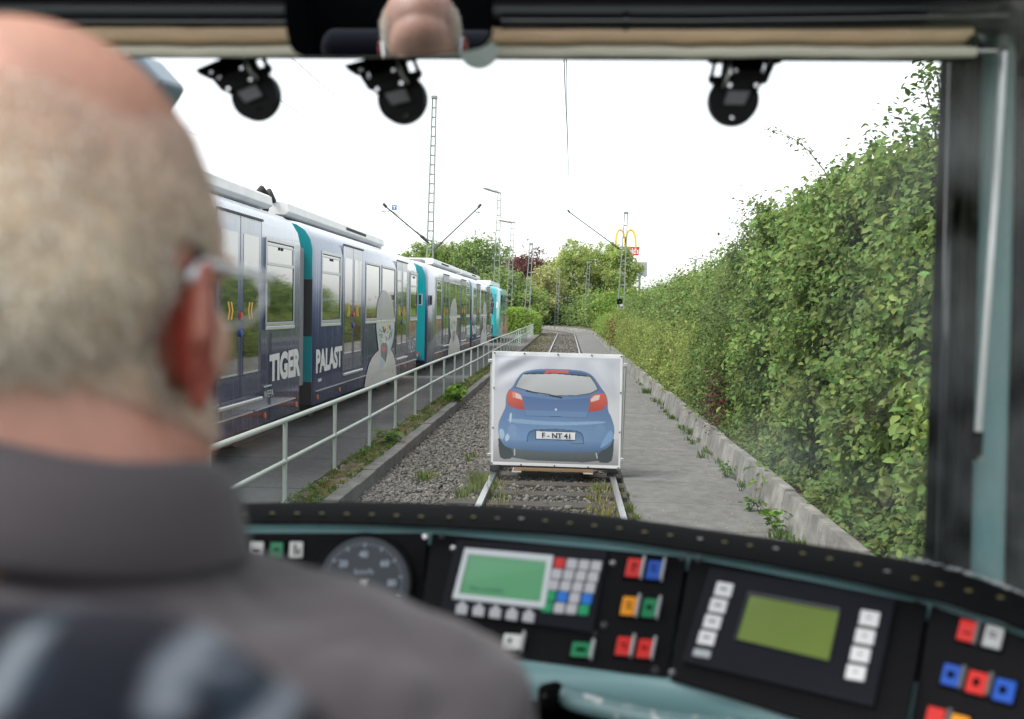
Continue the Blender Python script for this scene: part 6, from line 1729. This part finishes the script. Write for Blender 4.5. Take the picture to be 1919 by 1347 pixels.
m_earm = M("ear_skin_backlit", EAR_BACKLIT, .45, attr=True, trans=.5)
pme.materials.append(m_earm)
_L = to_local(PV); _r = np.exp(-(((np.abs(_L[:, 0]) - .088) / .016) ** 2 + ((_L[:, 1] + .004) / .03) ** 2 + ((_L[:, 2] + .02) / .042) ** 2))
for p in pme.polygons:
    if _r[p.vertices[0]] > .3: p.material_index = 1
# short grey hair round the sides and back
L = to_local(PV)
fz_ = .050 + .030 * np.clip((L[:, 1] + .02) / .07, -1, 1) * 0 + .012 * wob(PV, 22)
dens = np.clip((fz_ + .045 - L[:, 2]) / .085, 0, 1) * np.clip((L[:, 2] + .070 + .02 * np.clip(L[:, 1] / .05, -1, 1)) / .03, 0, 1) * np.clip((.052 - L[:, 1] + .0 * L[:, 0]) / .03, 0, 1)
ed = np.hypot((L[:, 1] + .006) / .030, (L[:, 2] + .020) / .046)
dens *= ((np.abs(L[:, 0]) < .0745 + 0 * ed) | (ed > 1)).astype(float)
dens *= (np.linalg.norm(L, axis=1) < .19)
hv = PV + PN * (.0005 + .0075 * dens * (1 + .35 * wob(PV, 60) + .25 * wob(PV, 150, 5)))[:, None]
polys = [tuple(p.vertices) for p in pme.polygons if min(dens[v] for v in p.vertices) > .04]
used = sorted({v for p in polys for v in p}); rem = {v: i for i, v in enumerate(used)}
hc = np.array(S(208, 188, 158))[None] * (1 + .22 * wob(PV[used], 34, 2)[:, None] + .22 * wob(PV[used] * (1, 1, .4), 110, 7)[:, None]).clip(.35, 1.6)
bl = dens[used][:, None].clip(0, 1) ** .7; hc = hc * bl + skin_col(PV[used]) * (1 - bl)
m_hair = M("short_grey_hair", S(190, 178, 160), .75, attr=True, ns=320, na=.28, bs=420, ba=.5, sheen=.3)
np_mesh("hair", hv[used], np.array([[rem[v] for v in p] for p in polys if len(p) == 4]), m_hair, person, hc.clip(0, 1), smooth=True)
# thousands of real short strands over the shell
k = rng.choice(len(PV), 9000, p=dens / dens.sum())
base_ = hv[k]; dirn = PN[k] * .55 + np.array((0, -.25, -.75)) + rng.normal(size=(9000, 3)) * .3; dirn /= np.linalg.norm(dirn, axis=1, keepdims=True)
sd_ = np.cross(dirn, PN[k]); sd_ /= np.linalg.norm(sd_, axis=1, keepdims=True) + 1e-9
ln_ = rng.uniform(.005, .012, 9000)[:, None]; wd_ = .00035
Vs = np.stack([base_ - sd_ * wd_, base_ + sd_ * wd_, base_ + dirn * ln_ + PN[k] * .001], 1).reshape(-1, 3)
np_mesh("hair_strands", Vs, np.arange(27000).reshape(-1, 3), m_hair, person, np.repeat((np.array(S(244, 234, 216))[None] * rng.uniform(.5, 1.25, (9000, 1))).clip(0, 1), 3, 0))
# glasses
q = MB()
for s in (-1, 1):
    q.tube([hd_(s * .088, -.016, .008), hd_(s * .086, .0, .016), hd_(s * .080, .05, .014), hd_(s * .074, .102, .012)], .0026, 8)
    q.tube([hd_(s * .034 + .026 * math.cos(a), .120, .000 + .019 * math.sin(a)) for a in np.linspace(0, 2 * math.pi, 20)], .0016, 6)
q.tube([hd_(-.009, .122, .004), hd_(0, .126, .007), hd_(.009, .122, .004)], .0016, 6)
q.build("glasses", M("glasses_silver", (.72, .78, .82), .3), person, smooth=True)
# shirt: a lofted torso whose shoulders slope as in the photo, sleeves, turned-down collar
b = MB()
TY = .488
stn = [(1.30, .19, .15), (1.50, .225, .145), (1.70, .240, .135), (1.80, .244, .130), (1.837, .227, .124), (1.874, .198, .112), (1.892, .172, .102), (1.902, .146, .094), (1.908, .114, .085), (1.922, .093, .078), (1.944, .080, .074), (1.954, .068, .068)]
rg = []
for f in np.linspace(0, len(stn) - 1.001, 60):
    z_, w_, d_ = cr([np.array(q_) for q_ in stn], f)
    rg.append([(NB[0] + w_ * math.copysign(abs(math.cos(a)) ** .8, math.cos(a)), TY + d_ * math.copysign(abs(math.sin(a)) ** .9, math.sin(a)), z_) for a in np.linspace(0, 2 * math.pi, 49)])
b.sheet(rg); b.raw(rg[0][:-1], [tuple(range(48))]); b.raw(rg[-1][:-1], [tuple(range(48))])
for s in (-1, 1):
    b.cap((NB[0] + s * .185, TY + .005, 1.832), (NB[0] + s * .215, TY + .09, 1.63), .058, .060, 20)
SHIRT = np.array(S(66, 61, 65))
def shirt_def(V, N):
    f = .0065 * wob(V * (1.0, 1, .55), 18, 2) + .0045 * wob(V * (.6, 1, 1.6), 34, 8) + .003 * np.abs(wob(V * (1.3, 1, .8), 46, 3)) + .004 * np.sin((V[:, 2] * 60 + V[:, 0] * 26)) * np.exp(-((V[:, 2] - 1.80) / .05) ** 2)
    return V + N * f[:, None]
m_shirt = M("shirt_cotton", SHIRT, .9, ns=420, na=.12, bs=900, ba=.25, sheen=.15)
shirt, SV, SN, sme = remesh(b, .0065, 8, "shirt", m_shirt, person, deform=shirt_def)
# collar: a doubled band round the neck, turned down
def collar_ring(f):
    rows = []
    for a in np.linspace(0, 2 * math.pi, 49):
        fr = .5 + .5 * math.sin(a)             # 1 at the throat
        ca, sa = math.cos(a), math.sin(a)
        rad, z = f
        gap = 1.0
        c = NB + (0, .008, 0)
        rows.append(c + np.array((rad * 1.02 * ca, rad * .94 * sa, z - .038 * fr + .002 + .004 * math.sin(3 * a + 1))))
    return rows
prof_c = [(.0660, .060), (.0660, .098), (.0690, .108), (.0750, .108), (.0820, .102), (.0870, .091), (.0900, .076), (.0920, .062), (.0910, .058), (.0890, .060), (.0850, .070), (.0740, .085)]
MB().sheet([collar_ring(f) for f in prof_c]).build("collar", m_shirt, shirt, smooth=True)
q = MB(); q.sheet([[p + np.array((0, 0, 0)) for p in collar_ring(f)] for f in ((.085, .050), (.092, .048), (.0965, .042), (.098, .034), (.096, .026))]); q.build("collar_seam", m_shirt, shirt, smooth=True)
# trousers over hips and thighs
b = MB()
for s in (-1, 1):
    hp2 = SH + (s * .09, .06, -.50); kn = hp2 + (s * .05, .42, .02); an = kn + (0, .02, -.36)
    b.cap(hp2, kn, .098, .070); b.cap(kn, an, .068, .056)
b.ell(SH + (0, .04, -.50), (.18, .14, .12))
remesh(b, .011, 5, "trousers", M("trouser_cloth", (.02, .022, .03), .9), person)

# ================================================================== SEAT
t = empty("patterned_chair", (-.30, .36, .88), "dark blue cloth backrest patterned in pale grey and blue, behind the man in the shirt", "seat")
m_seat = M("seat_cloth", (.02, .025, .05), .95, attr=True, ns=300, na=.15, bs=700, ba=.3, sheen=.04, spec=.1)
b = MB()
SY_ = .245
zs = ony(250, 1148, SY_)[2]
b.cap((-.56, SY_, zs - .045), (-.113, SY_, zs - .045), .045, .045, 18)
for k in range(6): b.cap((-.56, SY_ + .004 * k, zs - .06 - .10 * k), (-.095 + .006 * min(k, 2), SY_ + .004 * k, zs - .06 - .10 * k), .047, .047, 16)
b.box((-.335, SY_ + .01, zs - .33), (.47, .07, .55))
PAT = [(215, 1196, 92, 22, .9), (-10, 1290, 34, 62, .7), (285, 1312, 40, 52, .55), (512, 1268, 36, 52, .9), (372, 1300, 30, 60, .25), (610, 1345, 40, 16, .2), (150, 1440, 60, 40, .6), (440, 1430, 50, 40, .5)]
def seat_col(V):
    c = np.repeat(np.array((.006, .007, .012))[None], len(V), 0)
    for i, (x, y, w_, h_, k) in enumerate(PAT):
        c0 = ony(x, y, .215); mpp = .215 / FPX             # the patch's place and size on the cloth, in metres
        e = np.hypot((V[:, 0] - c0[0]) / (w_ * mpp), (V[:, 2] - c0[2]) / (h_ * mpp)) + .18 * wob(V, 40, i)
        m_ = np.clip((1.05 - e) / .16, 0, 1)[:, None]
        ring_ = np.clip((1.35 - e) / .12, 0, 1)[:, None]
        c = c * (1 - ring_) + np.array((.010, .022, .036)) * ring_ * .7 + c * ring_ * .3
        c = c * (1 - m_) + np.array((.20, .23, .25)) * k * m_ + np.array((.03, .03, .06)) * (1 - k) * m_
    return c
remesh(b, .006, 4, "backrest", m_seat, t, colfn=seat_col)
b = MB(); b.ell((-.30, .66, 1.245), (.25, .27, .06), None, 28, 16)
remesh(b, .01, 3, "seat_cushion", M("seat_cushion_cloth", (.015, .018, .03), .95), t)
q = MB(); q.tube([(-.3, .60, .88), (-.3, .60, 1.22)], .06, 16); q.build("pedestal", m_black, t, smooth=True, auto=40)
